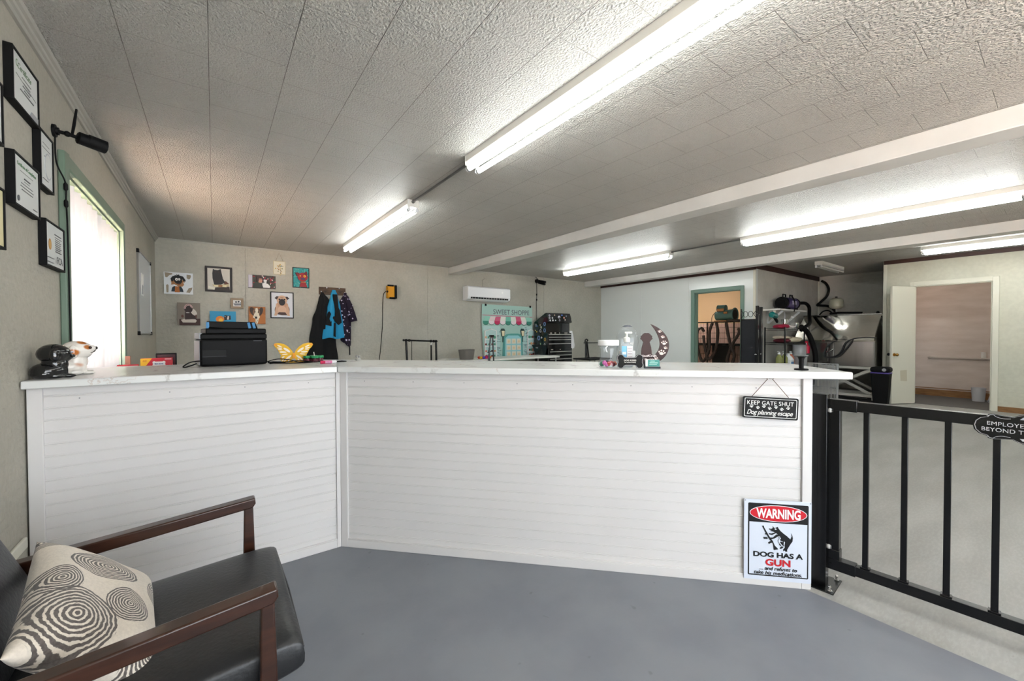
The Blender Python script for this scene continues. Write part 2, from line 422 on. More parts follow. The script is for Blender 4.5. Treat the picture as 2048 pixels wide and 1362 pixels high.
# crown moulding along the left wall: a stepped profile
mb = MB()
prof = [(0,0),(.012,0),(.014,.018),(.022,.022),(.024,.036),(.034,.040),(.038,.052),(.038,.058),(0,.058)]
mb.add([(XL+p[0], y, HC-.058+p[1]) for y in (YF, YB) for p in prof],
       [tuple(range(9)), tuple(range(17, 8, -1))]+[(i, (i+1) % 9, 9+(i+1) % 9, 9+i) for i in range(9)], M_METALTRIM)
struct(mb, 'trim_1', smooth=False)
struct(MB().box(XL, 7.59, YB-.012, YB, HC-.02, HC, M_METALTRIM), 'trim_2')
for i, x in enumerate((.402, 3.325, 6.25)):
    struct(MB().box(x-.014, x+.014, YB-.010, YB, 0, HC-.02, M_WALLB), 'trim_%d' % (i+3), bevel=.003)
struct(MB().box(XL, XL+.014, YF, 2.47, .395, .44, M_TRIMW), 'trim_6', bevel=.005)
# dark trim on the right
struct(MB().box(XP-.02, XP, YA-.02, YB, 2.50-.05, HC, M_BROWN), 'trim_7')
struct(MB().box(XP-.02, XR, YA-.022, YA, 2.47, HC, M_BROWN), 'trim_8')
struct(MB().box(XD-.022, XD, YF, YC+.002, 2.50, HC, M_BROWN), 'trim_9')
struct(MB().box(XP-.012, XP+.02, YA-.012, YA, 0, 2.47, M_TRIMW).box(XP-.012, XP, YA, YA+.03, 0, 2.45, M_TRIMW), 'trim_10')
for i, y in enumerate((6.03, 4.83)):
    struct(MB().box(XP-.007, XP, y-.03, y+.03, 0, 2.45, M_PANEL), 'trim_%d' % (i+11), bevel=.003)
struct(MB().box(XD-.012, XD, YC-.04, YC+.005, 0, 2.50, M_TRIMW).box(XD, XD+.1, YC, YC+.012, 0, HC, M_TRIMW), 'trim_13')
struct(MB().box(XR-.02, XR, YA-.03, YA, 0, 2.46, M_TRIMW), 'trim_14')
struct(MB().box(XD-.014, XD, YF, .63, 0, .085, M_WOODBASE), 'baseboard_closet')
struct(MB().box(XR-.056, XR-.04, .35, YC-.14, 0, .13, M_WOODBASE).box(XR-.05, XR-.04, .35, YC-.14, .15, .165, M_WOODBASE), 'baseboard_closet_back')
# window with green casing
mb = MB(); t = .075
mb.box(XL, XL+.028, WY0-t, WY0, WZ0-.06, WZ1+t, M_GREEN).box(XL, XL+.028, WY1, WY1+t, WZ0-.06, WZ1+t, M_GREEN)
mb.box(XL, XL+.028, WY0, WY1, WZ1, WZ1+t, M_GREEN)
w = struct(mb, 'window_1', bevel=.006)
mb = MB(); mb.box(XL-.1, XL, WY0, WY0+.012, WZ0, WZ1, M_GREEN).box(XL-.1, XL, WY1-.012, WY1, WZ0, WZ1, M_GREEN).box(XL-.1, XL, WY0, WY1, WZ1-.012, WZ1, M_GREEN)
mb.build('jamb', w)
MB().box(XL-.1, XL+.05, WY0-.09, WY1+.09, WZ0-.03, WZ0, C(118,84,80)).build('sill', w, bevel=.004)
mb = MB()
for y in (WY0+.012, 3.88-.02, WY1-.052): mb.box(XL-.095, XL-.06, y, y+.04, WZ0, WZ1-.012, M_WHITEE)
mb.box(XL-.095, XL-.06, WY0, WY1, WZ0, WZ0+.04, M_WHITEE).box(XL-.095, XL-.06, WY0, WY1, WZ1-.05, WZ1-.012, M_WHITEE)
mb.build('sash', w)
# storefront window behind the camera, and the sunlit ground outside
mb = MB()
for x in (-.4, .85, 2.1, 3.36): mb.box(x, x+.04, YF-.07, YF-.03, .4, 2.4, M_GALV)
mb.box(-.4, 3.4, YF-.07, YF-.03, .4, .44, M_GALV).box(-.4, 3.4, YF-.07, YF-.03, 2.36, 2.4, M_GALV)
struct(mb, 'window_2')
struct(MB().box(-14, XL-.1, -8, 14, -.2, -.05, C(226,196,176, rough=.9)), 'ground')
struct(MB().box(XL-.1, 14, -14, YF-.1, -.2, -.05, C(118,118,119, rough=.9)), 'ground_2')
# doorway casings
mb = MB(); M_G2 = newmat('teal_green_trim', (112,140,128), .4)
mb.box(XP-.03, XP, 3.665, 3.73, 0, 2.17, M_G2).box(XP-.03, XP, 4.66, 4.74, 0, 2.17, M_G2).box(XP-.03, XP, 3.73, 4.66, 2.10, 2.17, M_G2)
mb.box(XP, XP+.1, 3.73, 3.745, 0, 2.1, M_G2).box(XP, XP+.1, 4.645, 4.66, 0, 2.1, M_G2).box(XP, XP+.1, 3.73, 4.66, 2.085, 2.1, M_G2)
struct(mb, 'door_1', bevel=.005)
mb = MB()
mb.box(XD-.022, XD, .63, .70, 0, 2.14, M_TRIMW).box(XD-.022, XD, 1.60, 1.65, 0, 2.14, M_TRIMW).box(XD-.022, XD, .70, 1.60, 2.07, 2.14, M_TRIMW)
mb.box(XD, XD+.1, .70, .715, 0, 2.07, M_TRIMW).box(XD, XD+.1, 1.585, 1.60, 0, 2.07, M_TRIMW).box(XD, XD+.1, .70, 1.60, 2.055, 2.07, M_TRIMW)
d2 = struct(mb, 'door_2', bevel=.004)
ang = math.atan2(1.83-1.60, 9.50-9.965)
MD = Matrix.Translation((9.962, 1.60, 0)) @ Matrix.Rotation(ang, 4, 'Z')
mb = MB(); mb.M = MD; mb.box(0, .50, 0, .035, .012, 2.06, M_TRIMW)
dl = mb.build('door_leaf', d2, bevel=.002)
for yy, m in ((0, M_BLACK), (.035, C(176,136,70, rough=.25, metal=.9))):
    mb = MB(); mb.M = MD; s_ = 1 if yy else -1
    mb.cyl((.455, yy, .87), (.455, yy+s_*.012, .87), .026, m); mb.cyl((.455, yy, .87), (.455, yy+s_*.045, .87), .010, m); mb.ball((.455, yy+s_*.052, .87), (.026,.02,.026), m)
    mb.build('door_knob', dl)
mb = MB(); mb.M = MD; mb.shape([(.17,.40),(.31,.41),(.32,.59),(.18,.60)], C(196,190,170), y=.0345, th=.0015); mb.build('torn_label', dl)

# ---------------------------------------------------------------- reception counter
A0 = Vector((.591, 2.515)); B0 = Vector((2.328, .721)); LR = (B0-A0).length
RZ = math.degrees(math.atan2(B0.y-A0.y, B0.x-A0.x))     # about -45.9
ZS0, ZS1 = 1.034, 1.067
def bead_panel(mb, x0, x1, z0, z1, y):
    """beadboard skin, horizontal boards: flat face with a quirk and a bead at every joint"""
    pr = [(y, z0)]; z = z0+.030; p = .0508
    while z < z1-.01:
        pr += [(y, z-.0052), (y+.0022, z-.0043), (y+.0022, z-.0032), (y, z-.0022), (y-.0006, z), (y, z+.0022), (y+.0022, z+.0032), (y+.0022, z+.0043), (y, z+.0052)]
        z += p
    pr += [(y, z1)]
    n = len(pr)
    mb.add([(x, a, b) for x in (x0, x1) for a, b in pr], [(i, n+i, n+i+1, i+1) for i in range(n-1)], M_BEAD)
    mb.box(x0, x1, y+.006, y+.03, z0, z1, M_BEAD)
def counter(label, x0, x1, depth, loc, rz, st_l, st_r, ins):
    t = thing('reception_counter', label, 'counter', loc, rz)
    mb = MB(); bead_panel(mb, x0+.001, x1-.001, .0, ZS0, .012); mb.build('beadboard_panel', t, smooth=False)
    for a, b in ((x0, x0+st_l), (x1-st_r, x1)):
        MB().box(a, b, 0, .014, 0, ZS0, M_BEAD).build('corner_board', t, bevel=.002)
    mb = MB().box(x0+st_l, x1-st_r, -.0, .014, 0, .046, M_BEAD)
    mb.box(x0+st_l, x1-st_r, .002, .014, .046, .052, M_BEAD).build('base_strip', t, bevel=.002)
    mb = MB(); mb.prism([(x0+ins[0], .042), (x1-ins[1], .042), (x1-ins[3], depth), (x0+ins[2], depth)], .0, ZS0, M_BEAD); mb.build('carcass', t)
    for i in range(int((x1-x0)/.3)):
        x = x0+.15+i*.3
        MB().cyl((x, .0125, ZS0-.055), (x, .0105, ZS0-.055), .0026, M_GREYP, n=8).build('screw_head', t)
    return t
counter('white beadboard counter front on the left, running from the wall to the bend', XL-.591+.006, 0, .62, (.591, 2.515, 0), 0, .045, .022, (.01, .03, .01, .01))
counter('long white beadboard counter front right of the bend, carrying both signs', 0, LR, .50, (A0.x, A0.y, 0), RZ, .042, .042, (.03, 0, .24, 0))
def slab(name, label, pts):
    mb = MB(); mb.prism(pts, ZS0, ZS1, M_MARBLE); return solo(mb, name, label, 'countertop', bevel=.004)
mid = Vector((.565, 2.462)); dr = (B0-A0).normalized(); nr = Vector((-dr.y, dr.x))     # nr points to the staff side
if nr.x+nr.y < 0: nr = -nr
mb_in = Vector((.845, 3.27))
fr = mid.copy(); e1 = fr+dr*(LR+.12); e2 = e1+nr*.60; 
k = (3.27-e2.y)/dr.y; in_r = e2+dr*k
slab('countertop', 'white veined marble-look countertop on the left counter, under the printer', [(XL+.004, 2.462), (mid.x, mid.y), (in_r.x-.002, 3.27), (XL+.004, 3.27)])
slab('countertop', 'white marble-look countertop on the long right counter, under the glass jars', [(fr.x+.0015, fr.y-.0005), tuple(e1), tuple(e2), (in_r.x+.001, 3.27)])
# signs on the long counter face
def on_face(name, label, cat, s, z, out=.0):
    p = A0+dr*s-nr*out; return thing(name, label, cat, (p.x, p.y, z), RZ)
def paw(mb, x, z, r, m, rot=0, y=None):
    ca, sa = math.cos(R(rot)), math.sin(R(rot))
    T = lambda a, b: (x+(a*ca-b*sa)*r, z+(a*sa+b*ca)*r)
    mb.ell(*T(0, -.28), r*.48, r*.40, m, rot, n=14, y=y)
    for a, b, q in ((-.66, .1, 14), (-.26, .52, 5), (.26, .52, -5), (.66, .1, -14)): mb.ell(*T(a, b), r*.17, r*.26, m, rot+q, n=10, y=y)
def roundrect(x0, x1, z0, z1, r, n=5):
    p = []
    for cx, cz, a in ((x1-r, z1-r, 0), (x0+r, z1-r, 90), (x0+r, z0+r, 180), (x1-r, z0+r, 270)):
        p += [(cx+r*math.cos(R(a+90*i/n)), cz+r*math.sin(R(a+90*i/n))) for i in range(n+1)]
    return p
M_SBLK = C(9,9,10, rough=.75); M_SWHT = C(222,222,218)
t = on_face('hanging_sign', 'black KEEP GATE SHUT sign with white paw prints hanging by twine', 'sign', 2.305, .884, .004)
mb = MB(); mb.M = Matrix.Rotation(R(2), 4, 'Y')
mb.shape(roundrect(-.124, .124, -.053, .053, .008), M_SBLK, y=-.008, th=.004); board = mb.build('board', t)
mb = MB(); mb.M = Matrix.Rotation(R(2), 4, 'Y')
o_ = roundrect(-.117, .117, -.046, .046, .006); i_ = roundrect(-.1145, .1145, -.0435, .0435, .005)
for i in range(len(o_)):
    j = (i+1) % len(o_); mb.shape([o_[i], o_[j], i_[j], i_[i]], M_SWHT, y=-.0088, th=.001)
mb.build('border_line', t, smooth=False)
mb = MB(); mb.M = Matrix.Rotation(R(2), 4, 'Y')
mb.text('KEEP GATE SHUT', -.001, .024, .208, .020, M_SWHT, y=-.0082, space=1.05)
mb.text('Dog planning escape', -.002, -.026, .206, .029, M_SWHT, y=-.0082, shear=.35, bold=.006, space=.94)
for i, (x, z) in enumerate(((-.085,.005),(-.056,.0),(-.029,.007),(-.003,-.001),(.025,.006),(.051,-.003),(.079,.004))): paw(mb, x, z, .010, M_SWHT, (-1)**i*10, y=-.0088)
mb.build('lettering', t, smooth=False)
mb = MB(); mb.sweep([(-.083, -.004, .054), (-.01, -.003, .143)], .0016, C(92,70,58), n=6); mb.sweep([(.01, -.003, .143), (.083, -.004, .052)], .0016, C(92,70,58), n=6)
mb.sweep(smooth_path([(-.012,-.003,.142),(-.018,-.008,.150),(0,-.006,.144),(.016,-.008,.150),(.012,-.003,.141)], 4), .0015, C(92,70,58), n=6)
mb.build('twine', t)
mb = MB(); mb.cyl((0, .01, .148), (0, -.009, .148), .004, M_GALV, n=10); mb.build('nail', t)
t = on_face('warning_sign', 'WARNING dog has a gun metal sign with red oval low on the counter', 'sign', 2.344, .230, .0005)
W2, H2 = .302, .398
m_ = Map(185, 160, 885, 1050, W2, H2)       # drawn in the sign's own frame below
MB().shape(roundrect(-W2/2, W2/2, -H2/2, H2/2, .004), C(208,214,226, rough=.3), y=-.003, th=.003).build('plate', t)
mb = MB(); mb.ly = .003
f = .8
mb.shape(roundrect(-.133, .138, -.178, .182, .006), C(10,9,11, rough=.35))
mb.shape([(-.127, -.172), (.132, -.172), (.132, .088), (-.127, .088)], C(208,214,226, rough=.35))
mb.ell(.0025, .134, .129, .041, C(232,232,234, rough=.35)); mb.ell(.0025, .134, .126, .038, C(196,22,38, rough=.35))
mb.build('printed_panels', t, smooth=False)
mb = MB(); Y2 = -.0052; K = C(8,8,10, rough=.4)
mb.text('WARNING', .0025, .134, .198, .048, C(240,240,242), y=Y2, bold=.03, space=.98)
mb.text('DOG HAS A', .0025, -.070, .222, .026, K, y=Y2-.0, bold=.03)
mb.text('GUN', .0025, -.108, .112, .034, C(190,20,34), y=Y2, bold=.035)
mb.text('... and refuses to', .004, -.138, .168, None, K, y=Y2, bold=.012, shear=.25)
mb.text('take his medications.', .002, -.160, .215, None, K, y=Y2, bold=.012, shear=.25)
mb.text('Rivalry Inc', .104, -.190, .034, None, K, y=-.0032) if False else None
mb.build('lettering', t, smooth=False)
mb = MB(); mb.ly = .0043; q = Map(0, 0, 100, 100, .26, .26)     # silhouette dog holding a rifle, in the white field
S = lambda *a: [((a[i]-500)/1572*.673+.0+(-.012), (560-a[i+1])/1362*.583+.0155) for i in range(0, len(a), 2)]
for P in ([478,425,490,445,505,448,530,432,540,452,560,478,590,505,630,535,655,560,672,590,670,612,655,640,640,668,630,690,632,710,612,712,605,698,596,705,590,712,588,690,604,668,606,640,600,610,585,600,560,590,545,560,538,530,520,512,500,500,478,490,462,488,448,482,470,478,440,470,438,458,462,460,478,452],
          [648,585,668,560,676,530,668,495,680,515,688,550,684,590,670,612],
          [545,640,560,600,600,605,606,640,590,662,572,680,552,685,556,668,578,655],
          [520,500,470,530,440,525,436,512,462,515,500,500],
          [545,530,500,565,470,578,440,575,445,562,480,560,520,520],
          [366,432,382,430,384,444,440,545,478,600,500,650,530,680,534,690,490,700,484,640,470,612,450,590,430,560,400,500],
          [380,560,420,560,424,578,384,580], [430,620,452,604,478,596,482,612,455,622,436,634], [398,515,412,510,416,524,402,530]):
    mb.shape(S(*P), K)
mb.ly += .0002
mb.ell(*S(505,458)[0], .004, .003, C(208,214,226)); mb.shape(S(548,538,560,560,540,590,575,640,592,650,590,656,568,646,533,592,548,560,540,540), C(208,214,226))
mb.shape(S(596,592,602,600,596,640,590,640,592,606), C(208,214,226))
mb.build('dog_silhouette', t, smooth=False)
for x, z in ((-.146,.193),(.146,.193)): MB().cyl((x, 0, z), (x, -.0042, z), .0028, M_GALV, n=8).build('nail', t)

# ---------------------------------------------------------------- gate
gd = Vector((.065, -1)).normalized(); gp = Vector((2.45, .705))
GRZ = math.degrees(math.atan2(gd.y, gd.x))
t = thing('gate_post', 'black square steel post bolted to the floor at the counter end', 'post', (2.425, .716, 0), GRZ)
MB().box(-.030, .030, -.027, .027, .006, .950, M_BLACKM).build('post', t, bevel=.002)
MB().box(-.055, .07, -.07, .10, 0, .006, M_BLACKM).build('base_plate', t, bevel=.002)
for x, y in ((-.04,.075),(.052,.08),(-.042,-.052),(.052,-.052)):
    mb = MB(); mb.cyl((x,y,.006),(x,y,.012),.011,M_CHROME,n=6); mb.cyl((x,y,.012),(x,y,.03),.005,M_CHROME,n=8); mb.ball((x,y,.028),.007,M_CHROME,n=8); mb.build('bolt', t)
for z in (.872, .20):
    mb = MB(); mb.cyl((.030, 0, z), (.047, 0, z), .008, M_GALV); mb.ball((.036, -.0, z), .011, C(196,194,190)); mb.build('hinge', t)
t = thing('gate', 'black metal swing gate with vertical bars right of the counter', 'gate', (gp.x+.045*0, gp.y, 0), GRZ)
L = 1.12
MB().box(.003, .062, -.022, .022, .10, .925, M_BLACKM).build('stile', t, bevel=.002)
MB().box(L-.062, L, -.022, .022, .10, .925, M_BLACKM).build('stile', t, bevel=.002)
MB().box(.062, L-.062, -.020, .020, .877, .923, M_BLACKM).build('top_rail', t, bevel=.002)
MB().box(.062, L-.062, -.020, .020, .095, .140, M_BLACKM).build('bottom_rail', t, bevel=.002)
for x in (.003, L-.125):
    for z0, z1 in ((.874,.927),(.091,.144)):
        MB().box(x-.002, x+.122, -.024, .024, z0, z1, M_BLACKM).build('corner_sleeve', t, bevel=.002)
MB().box(0, .065, -.025, .025, .144, .19, M_BLACKM).build('corner_sleeve', t, bevel=.002)
for x in (.157, .287, .418, .549, .680, .811, .942):
    MB().box(x-.0105, x+.0105, -.0105, .0105, .140, .877, M_BLACKM).build('bar', t, bevel=.0015)
    MB().box(x-.017, x+.017, -.014, .014, .140, .147, M_BLACKM).build('bar_socket', t, bevel=.001)
for x, z in ((.03,.90),(.10,.90),(.03,.118),(.10,.118)): MB().cyl((x,-.024,z),(x,-.028,z),.005,M_BLACKM,n=10).build('rivet', t)
# lettered plaque on the gate
p = gp+gd*.612; n2 = Vector((-1, -.065)).normalized()*.024
t = thing('gate_plaque', 'black scalloped plaque lettered EMPLOYEES ONLY BEYOND THIS POINT on the gate', 'sign', (p.x+n2.x, p.y+n2.y, .882), GRZ)
def plaque(k):
    pts = []
    for sx, sz in ((1,1),(-1,1),(-1,-1),(1,-1)):
        q = [(.155*k, .0), (.150*k, .018*k), (.135*k, .032*k), (.112*k, .038*k), (.104*k, .048*k), (.085*k, .050*k), (.055*k, .046*k), (.030*k, .044*k), (.018*k,.050*k), (0, .056*k)]
        q = [(a*sx, b*sz) for a, b in q]
        if sx*sz < 0: q = q[::-1]
        pts += q[:-1]
    return [(a*.82, b) for a, b in pts]
MB().shape(plaque(1.0), M_BLACKM, y=-.004, th=.004).build('board', t)
mb = MB(); a_, b_ = plaque(.965), plaque(.945)
for i in range(len(a_)):
    j = (i+1) % len(a_); mb.shape([a_[i], a_[j], b_[j], b_[i]], C(150,150,152), y=-.0048, th=.001)
mb.build('border_line', t, smooth=False)
mb = MB(); LG = C(176,176,180)
mb.text('EMPLOYEES ONLY', 0, .012, .178, .0150, LG, y=-.0042, space=1.05); mb.text('BEYOND THIS POINT', 0, -.012, .206, .0150, LG, y=-.0042, space=1.02)
for s_ in (1, -1):
    mb.shape([(-.008, s_*.036), (0, s_*.046), (.008, s_*.036)], LG, y=-.0048, th=.001)
    for u in (1, -1): mb.sweep(smooth_path([(u*.09, -.0045, s_*.040), (u*.075, -.0045, s_*.046), (u*.066, -.0045, s_*.039), (u*.05, -.0045, s_*.034), (u*.03, -.0045, s_*.036)], 4), .0008, LG, n=5)
mb.build('lettering', t, smooth=False)

# ---------------------------------------------------------------- fluorescent lights
def fluoro(label, x, y0, y1, lit=True, along='y', width=.115, group='ceiling strip lights'):
    L = y1-y0
    t = thing('strip_light', label, 'light', (x, y0, HC), 0 if along == 'y' else -90, group)
    mb = MB(); w = width/2
    pr = [(-w, 0), (w, 0), (w*.98, -.045), (w*.62, -.066), (-w*.62, -.066), (-w*.98, -.045)]
    mb.add([(a, y, b) for y in (0, L) for a, b in pr], [tuple(range(6)), tuple(range(11, 5, -1))]+[(i, (i+1) % 6, 6+(i+1) % 6, 6+i) for i in range(6)], M_WHITEE)
    mb.build('housing', t, bevel=.002)
    for y in (0, L):
        MB().box(-w-.002, w+.002, y-.004, y+.004, -.072, -.001, M_WHITEE).build('end_plate', t, bevel=.002)
    for s_ in (-1, 1):
        xx = s_*.040
        for y in (.010, L-.010):
            mb = MB(); mb.box(xx-.010, xx+.010, y-.008, y+.008, -.098, -.066, M_WHITE); mb.cyl((xx, y-.009, -.099), (xx, y+.009, -.099), .016, M_WHITE, n=14); mb.build('lamp_holder', t, bevel=.001)
        mb = MB(); mb.cyl((xx, .030, -.099), (xx, L-.030, -.099), .0175, (M_TUBEOFF if not lit else M_TUBE2 if x > 3 else M_TUBE), n=16); mb.cyl((xx, .018, -.099), (xx, .032, -.099), .0178, M_CHROME if lit else M_WHITE, n=16); mb.cyl((xx, L-.032, -.099), (xx, L-.018, -.099), .0178, M_CHROME if lit else M_WHITE, n=16)
        mb.build('fluorescent_tube', t)
    return t
fluoro('nearest lit twin-tube strip light, leaving the top of the frame', 1.57, .20, 2.64)
fluoro('lit twin-tube strip light over the staff side, second in its row', 1.59, 3.80, 6.24)
fluoro('lit strip light between the two beams, nearer the back wall', 5.90, 3.74, 6.18)
fluoro('lit strip light between the two beams, nearer the right frame edge', 5.90, .22, 2.66)
fluoro('lit strip light in front of the closet door wall, past the second beam', 8.86, -1.10, 1.34)
fluoro('lit strip light added behind the viewpoint as unseen fill, in line with the nearest one', 1.57, -2.45, -.01)  # extra unseen fixture, added for more overhead light on the counter
fluoro('unlit short strip light above the wash area', 8.95, 2.70, 3.92, lit=False, along='x')
for lab, a, b in (('thin metal conduit between the two near strip lights', (1.575, 2.64, HC-.022), (1.585, 3.80, HC-.022)), ('thin metal conduit between the two far strip lights', (5.90, 2.66, HC-.022), (5.90, 3.74, HC-.022))):
    mb = MB(); mb.cyl(a, b, .010, M_GALV, n=10); mb.cyl(a, (a[0], a[1]+.03, a[2]), .016, M_GALV, n=10); mb.cyl((b[0], b[1]-.03, b[2]), b, .016, M_GALV, n=10)
    solo(mb, 'conduit', lab, 'pipe')
# kennel room lamp, out of view, added to brighten the room
t = thing('added_ceiling_lamp', 'round warm ceiling lamp in the kennel room, added out of view to brighten it', 'light', (9.9, 6.0, HC))
mb = MB(); mb.lathe([(.13,0),(.14,-.02),(.13,-.03)], M_WHITEE); mb.build('base', t)
mb = MB(); mb.lathe([(.125,-.03),(.12,-.07),(.08,-.10),(0,-.11)], newmat('added_warm_lamp', (255,220,180), .4, emit=(1,.92,.80,75))); mb.build('shade', t)

# ---------------------------------------------------------------- armchair
CH = thing('armchair', 'dark wood armchair with charcoal leather cushions in front of the left counter', 'chair', (0, 1.52, 0))
def arm_side(y0, y1, n_):
    # arm rest
    mb = MB()
    prof = [(-.57, .562), (.120, .622), (.122, .600), (.112, .585), (-.57, .520)]
    mb.add([(x, y, z) for y in (y0, y1) for x, z in prof], [tuple(range(5)), tuple(range(9, 4, -1))]+[(i, (i+1) % 5, 5+(i+1) % 5, 5+i) for i in range(5)], M_WOOD)
    mb.build('arm_rest', CH, bevel=.005, seg=3)
    c = (y0+y1)/2
    mb = MB()  # front leg, tapering downwards
    v = []
    for z, w, d in ((.0, .016, .016), (.33, .024, .020), (.595, .017, .017)):
        v += [(.098-w*.8, c-d, z), (.098+w*.9, c-d, z), (.098+w*.9, c+d, z), (.098-w*.8, c+d, z)]
    mb.add(v, [(3,2,1,0),(8,9,10,11)]+[(k*4+i, k*4+(i+1) % 4, k*4+4+(i+1) % 4, k*4+4+i) for k in range(2) for i in range(4)], M_WOOD)
    mb.build('leg', CH, bevel=.004)
    mb = MB(); mb.bar((-.47, c, .56), (-.585, c, 0), .032, .036, M_WOOD, upv=(1,0,0)); mb.build('leg', CH, bevel=.004)
arm_side(-.372, -.326, 0); arm_side(.318, .364, 1)
mb = MB(); mb.box(.080, .10, -.326, .318, .27, .325, M_WOOD); mb.build('front_rail', CH, bevel=.003)
mb = MB(); mb.box(-.53, -.505, -.326, .318, .23, .285, M_WOOD); mb.build('back_rail', CH, bevel=.003)
for y in (-.315, .305): 
    mb = MB(); mb.bar((-.52, y, .265), (.09, y, .30), .022, .055, M_WOOD); mb.build('side_rail', CH, bevel=.003)
def cushion(x0, x1, y0, y1, th, M_, name, parent, crown=.02, mat=M_LEATHER, nx=14, ny=16, rnd=.045):
    mb = MB(); mb.M = M_; vs = []; fs = []
    def pt(u, v, side):
        # superellipse-ish cushion
        a, b = 2*u-1, 2*v-1
        e = max(abs(a), abs(b)); k = (1-abs(a)**9)**.5*(1-abs(b)**9)**.5
        return ((x0+x1)/2+a*(x1-x0)/2, (y0+y1)/2+b*(y1-y0)/2, side*(th/2*k**.32)+(crown*(1-a*a)*(1-b*b) if side > 0 else 0))
    n1, n2 = nx*2, ny*2
    for side in (1, -1):
        base = len(vs)
        for i in range(n1+1):
            for j in range(n2+1):
                # cluster samples toward the border
                u = .5-.5*math.cos(math.pi*i/n1); v = .5-.5*math.cos(math.pi*j/n2); vs.append(pt(u, v, side))
        for i in range(n1):
            for j in range(n2):
                a = base+i*(n2+1)+j; q = (a, a+n2+1, a+n2+2, a+1); fs.append(q if side > 0 else q[::-1])
    mb.add(vs, fs, mat); o = mb.build(name, parent); return o
MS = Matrix.Translation((-.15, -.004, .372)) @ Matrix.Rotation(R(-3.5), 4, 'Y')
sc = cushion(-.40, .338, -.312, .302, .118, MS, 'seat_cushion', CH, .014)
mb = MB(); mb.M = MS
rim = [(a*.343-.028, b*.306-.005) for a, b in ((1,1),(1,-1))]
mb.sweep([(.336, -.300, .012), (.341, 0, .012), (.336, .290, .012)], .0035, M_LEATHER, n=6); mb.sweep([(-.38, -.307, .012), (0, -.311, .012), (.336, -.300, .012)], .0035, M_LEATHER, n=6)
mb.build('piping', sc)
MBk = Matrix.Translation((-.505, -.004, .560)) @ Matrix.Rotation(R(68), 4, 'Y')
cushion(-.165, .165, -.300, .292, .105, MBk, 'back_cushion', CH, .015)
# patterned pillow
def mat_pillow():
    m = newmat('circle_print_linen', (214,204,190), .85, spec=.15, sheen=.2); nt, tc, (x, y, z) = coords(m)
    n = noise(nt, tc.outputs['Object'], 9, 3); n2 = noise(nt, tc.outputs['Object'], 60, 5)
    fib = noise(nt, tc.outputs['Object'], 160, 2)
    tot = None; line = None
    for cx, cy, rx, ry, k in ((-.080,-.135,.100,.105,9), (.040,-.045,.060,.072,9), (-.02,.105,.095,.062,10), (-.120,.005,.045,.062,7), (.135,.075,.035,.060,7), (.12,.215,.06,.035,7), (-.14,.22,.05,.035,7), (.11,-.195,.06,.045,8)):
        dx = (x-cx)/rx; dy = (y-cy)/ry; d = (dx*dx+dy*dy).sqrt()+(n-.5)*.10
        ring = (d*(k*6.283)+(n2-.5)*6.5).sin().smooth(-.55, .05)*.93
        inside = 1-d.smooth(.97, 1.0); a = ring*inside
        tot = a if tot is None else tot.max(a)
    c = mixcol(m, tot, (214,204,190), (62,56,56)); c = mixcol(m, fib.smooth(.3,.7)*.18, c, (150,140,132)); setcol(m, c)
    setbump(m, fib, .3, .002); return m
MP = Matrix.Identity(4)
mb = MB(); vs = []; fs = []; n_ = 36; S_ = .205
for side in (1, -1):
    b0 = len(vs)
    for i in range(n_+1):
        for j in range(n_+1):
            a, b = -math.cos(math.pi*i/n_), -math.cos(math.pi*j/n_)
            pin = 1-.10*(1-abs(b)**2)*abs(a)**3; pin2 = 1-.10*(1-abs(a)**2)*abs(b)**3
            h = .060*((1-a**4)*(1-b**4))**.55+.004*math.sin(7*a+3*b)*(1-a*a)*(1-b*b)
            vs.append((a*.165*pin, b*.240*pin2, side*h))
    for i in range(n_):
        for j in range(n_):
            q = b0+i*(n_+1)+j; f4 = (q, q+n_+1, q+n_+2, q+1); fs.append(f4 if side > 0 else f4[::-1])
mb.add(vs, fs, mat_pillow())
PIL = solo(mb, 'throw_pillow', 'cream throw pillow printed with charcoal spiral circles on the armchair', 'pillow')
px = Vector((.62, .16, -.62)).normalized()      # pillow x: down the slope towards the seat front
py = Vector((-.10, 1, .10)); py = (py-px*py.dot(px)).normalized(); pz = px.cross(py)
PM = Matrix((px, py, pz)).transposed().to_4x4(); PM.translation = (-.268, 1.515, .520); PIL.matrix_world = PM

# ---------------------------------------------------------------- pictures on the back wall
def picture(name, label, x0, x1, z0, z1, frame=None, fw_=.02, th=.02, back=None, cat='picture', box=None, y=YB, mat_=None):
    """returns thing, art builder, drawing map; the drawing box maps to the whole picture"""
    W, H = x1-x0, z1-z0
    t = thing(name, label, cat, ((x0+x1)/2, y, (z0+z1)/2))
    mb = MB()
    if frame:
        for a, b, c, d in ((-W/2, W/2, H/2-fw_, H/2), (-W/2, W/2, -H/2, -H/2+fw_), (-W/2, -W/2+fw_, -H/2+fw_, H/2-fw_), (W/2-fw_, W/2, -H/2+fw_, H/2-fw_)):
            mb.box(a, b, -th, 0, c, d, frame)
        mb.build('frame', t, bevel=.002)
    art = MB(); art.ly = th-(.006 if frame else 0)-.0004
    i = fw_ if frame else 0
    art.rect(-W/2+i*.9, W/2-i*.9, -H/2+i*.9, H/2-i*.9, back)
    return t, art, Map(*box, W, H) if box else None
def arts(a, q, m, *polys):
    for P in polys: a.shape(q.p(*P), m)
K_, W_ = C(10,9,10), C(236,234,230)
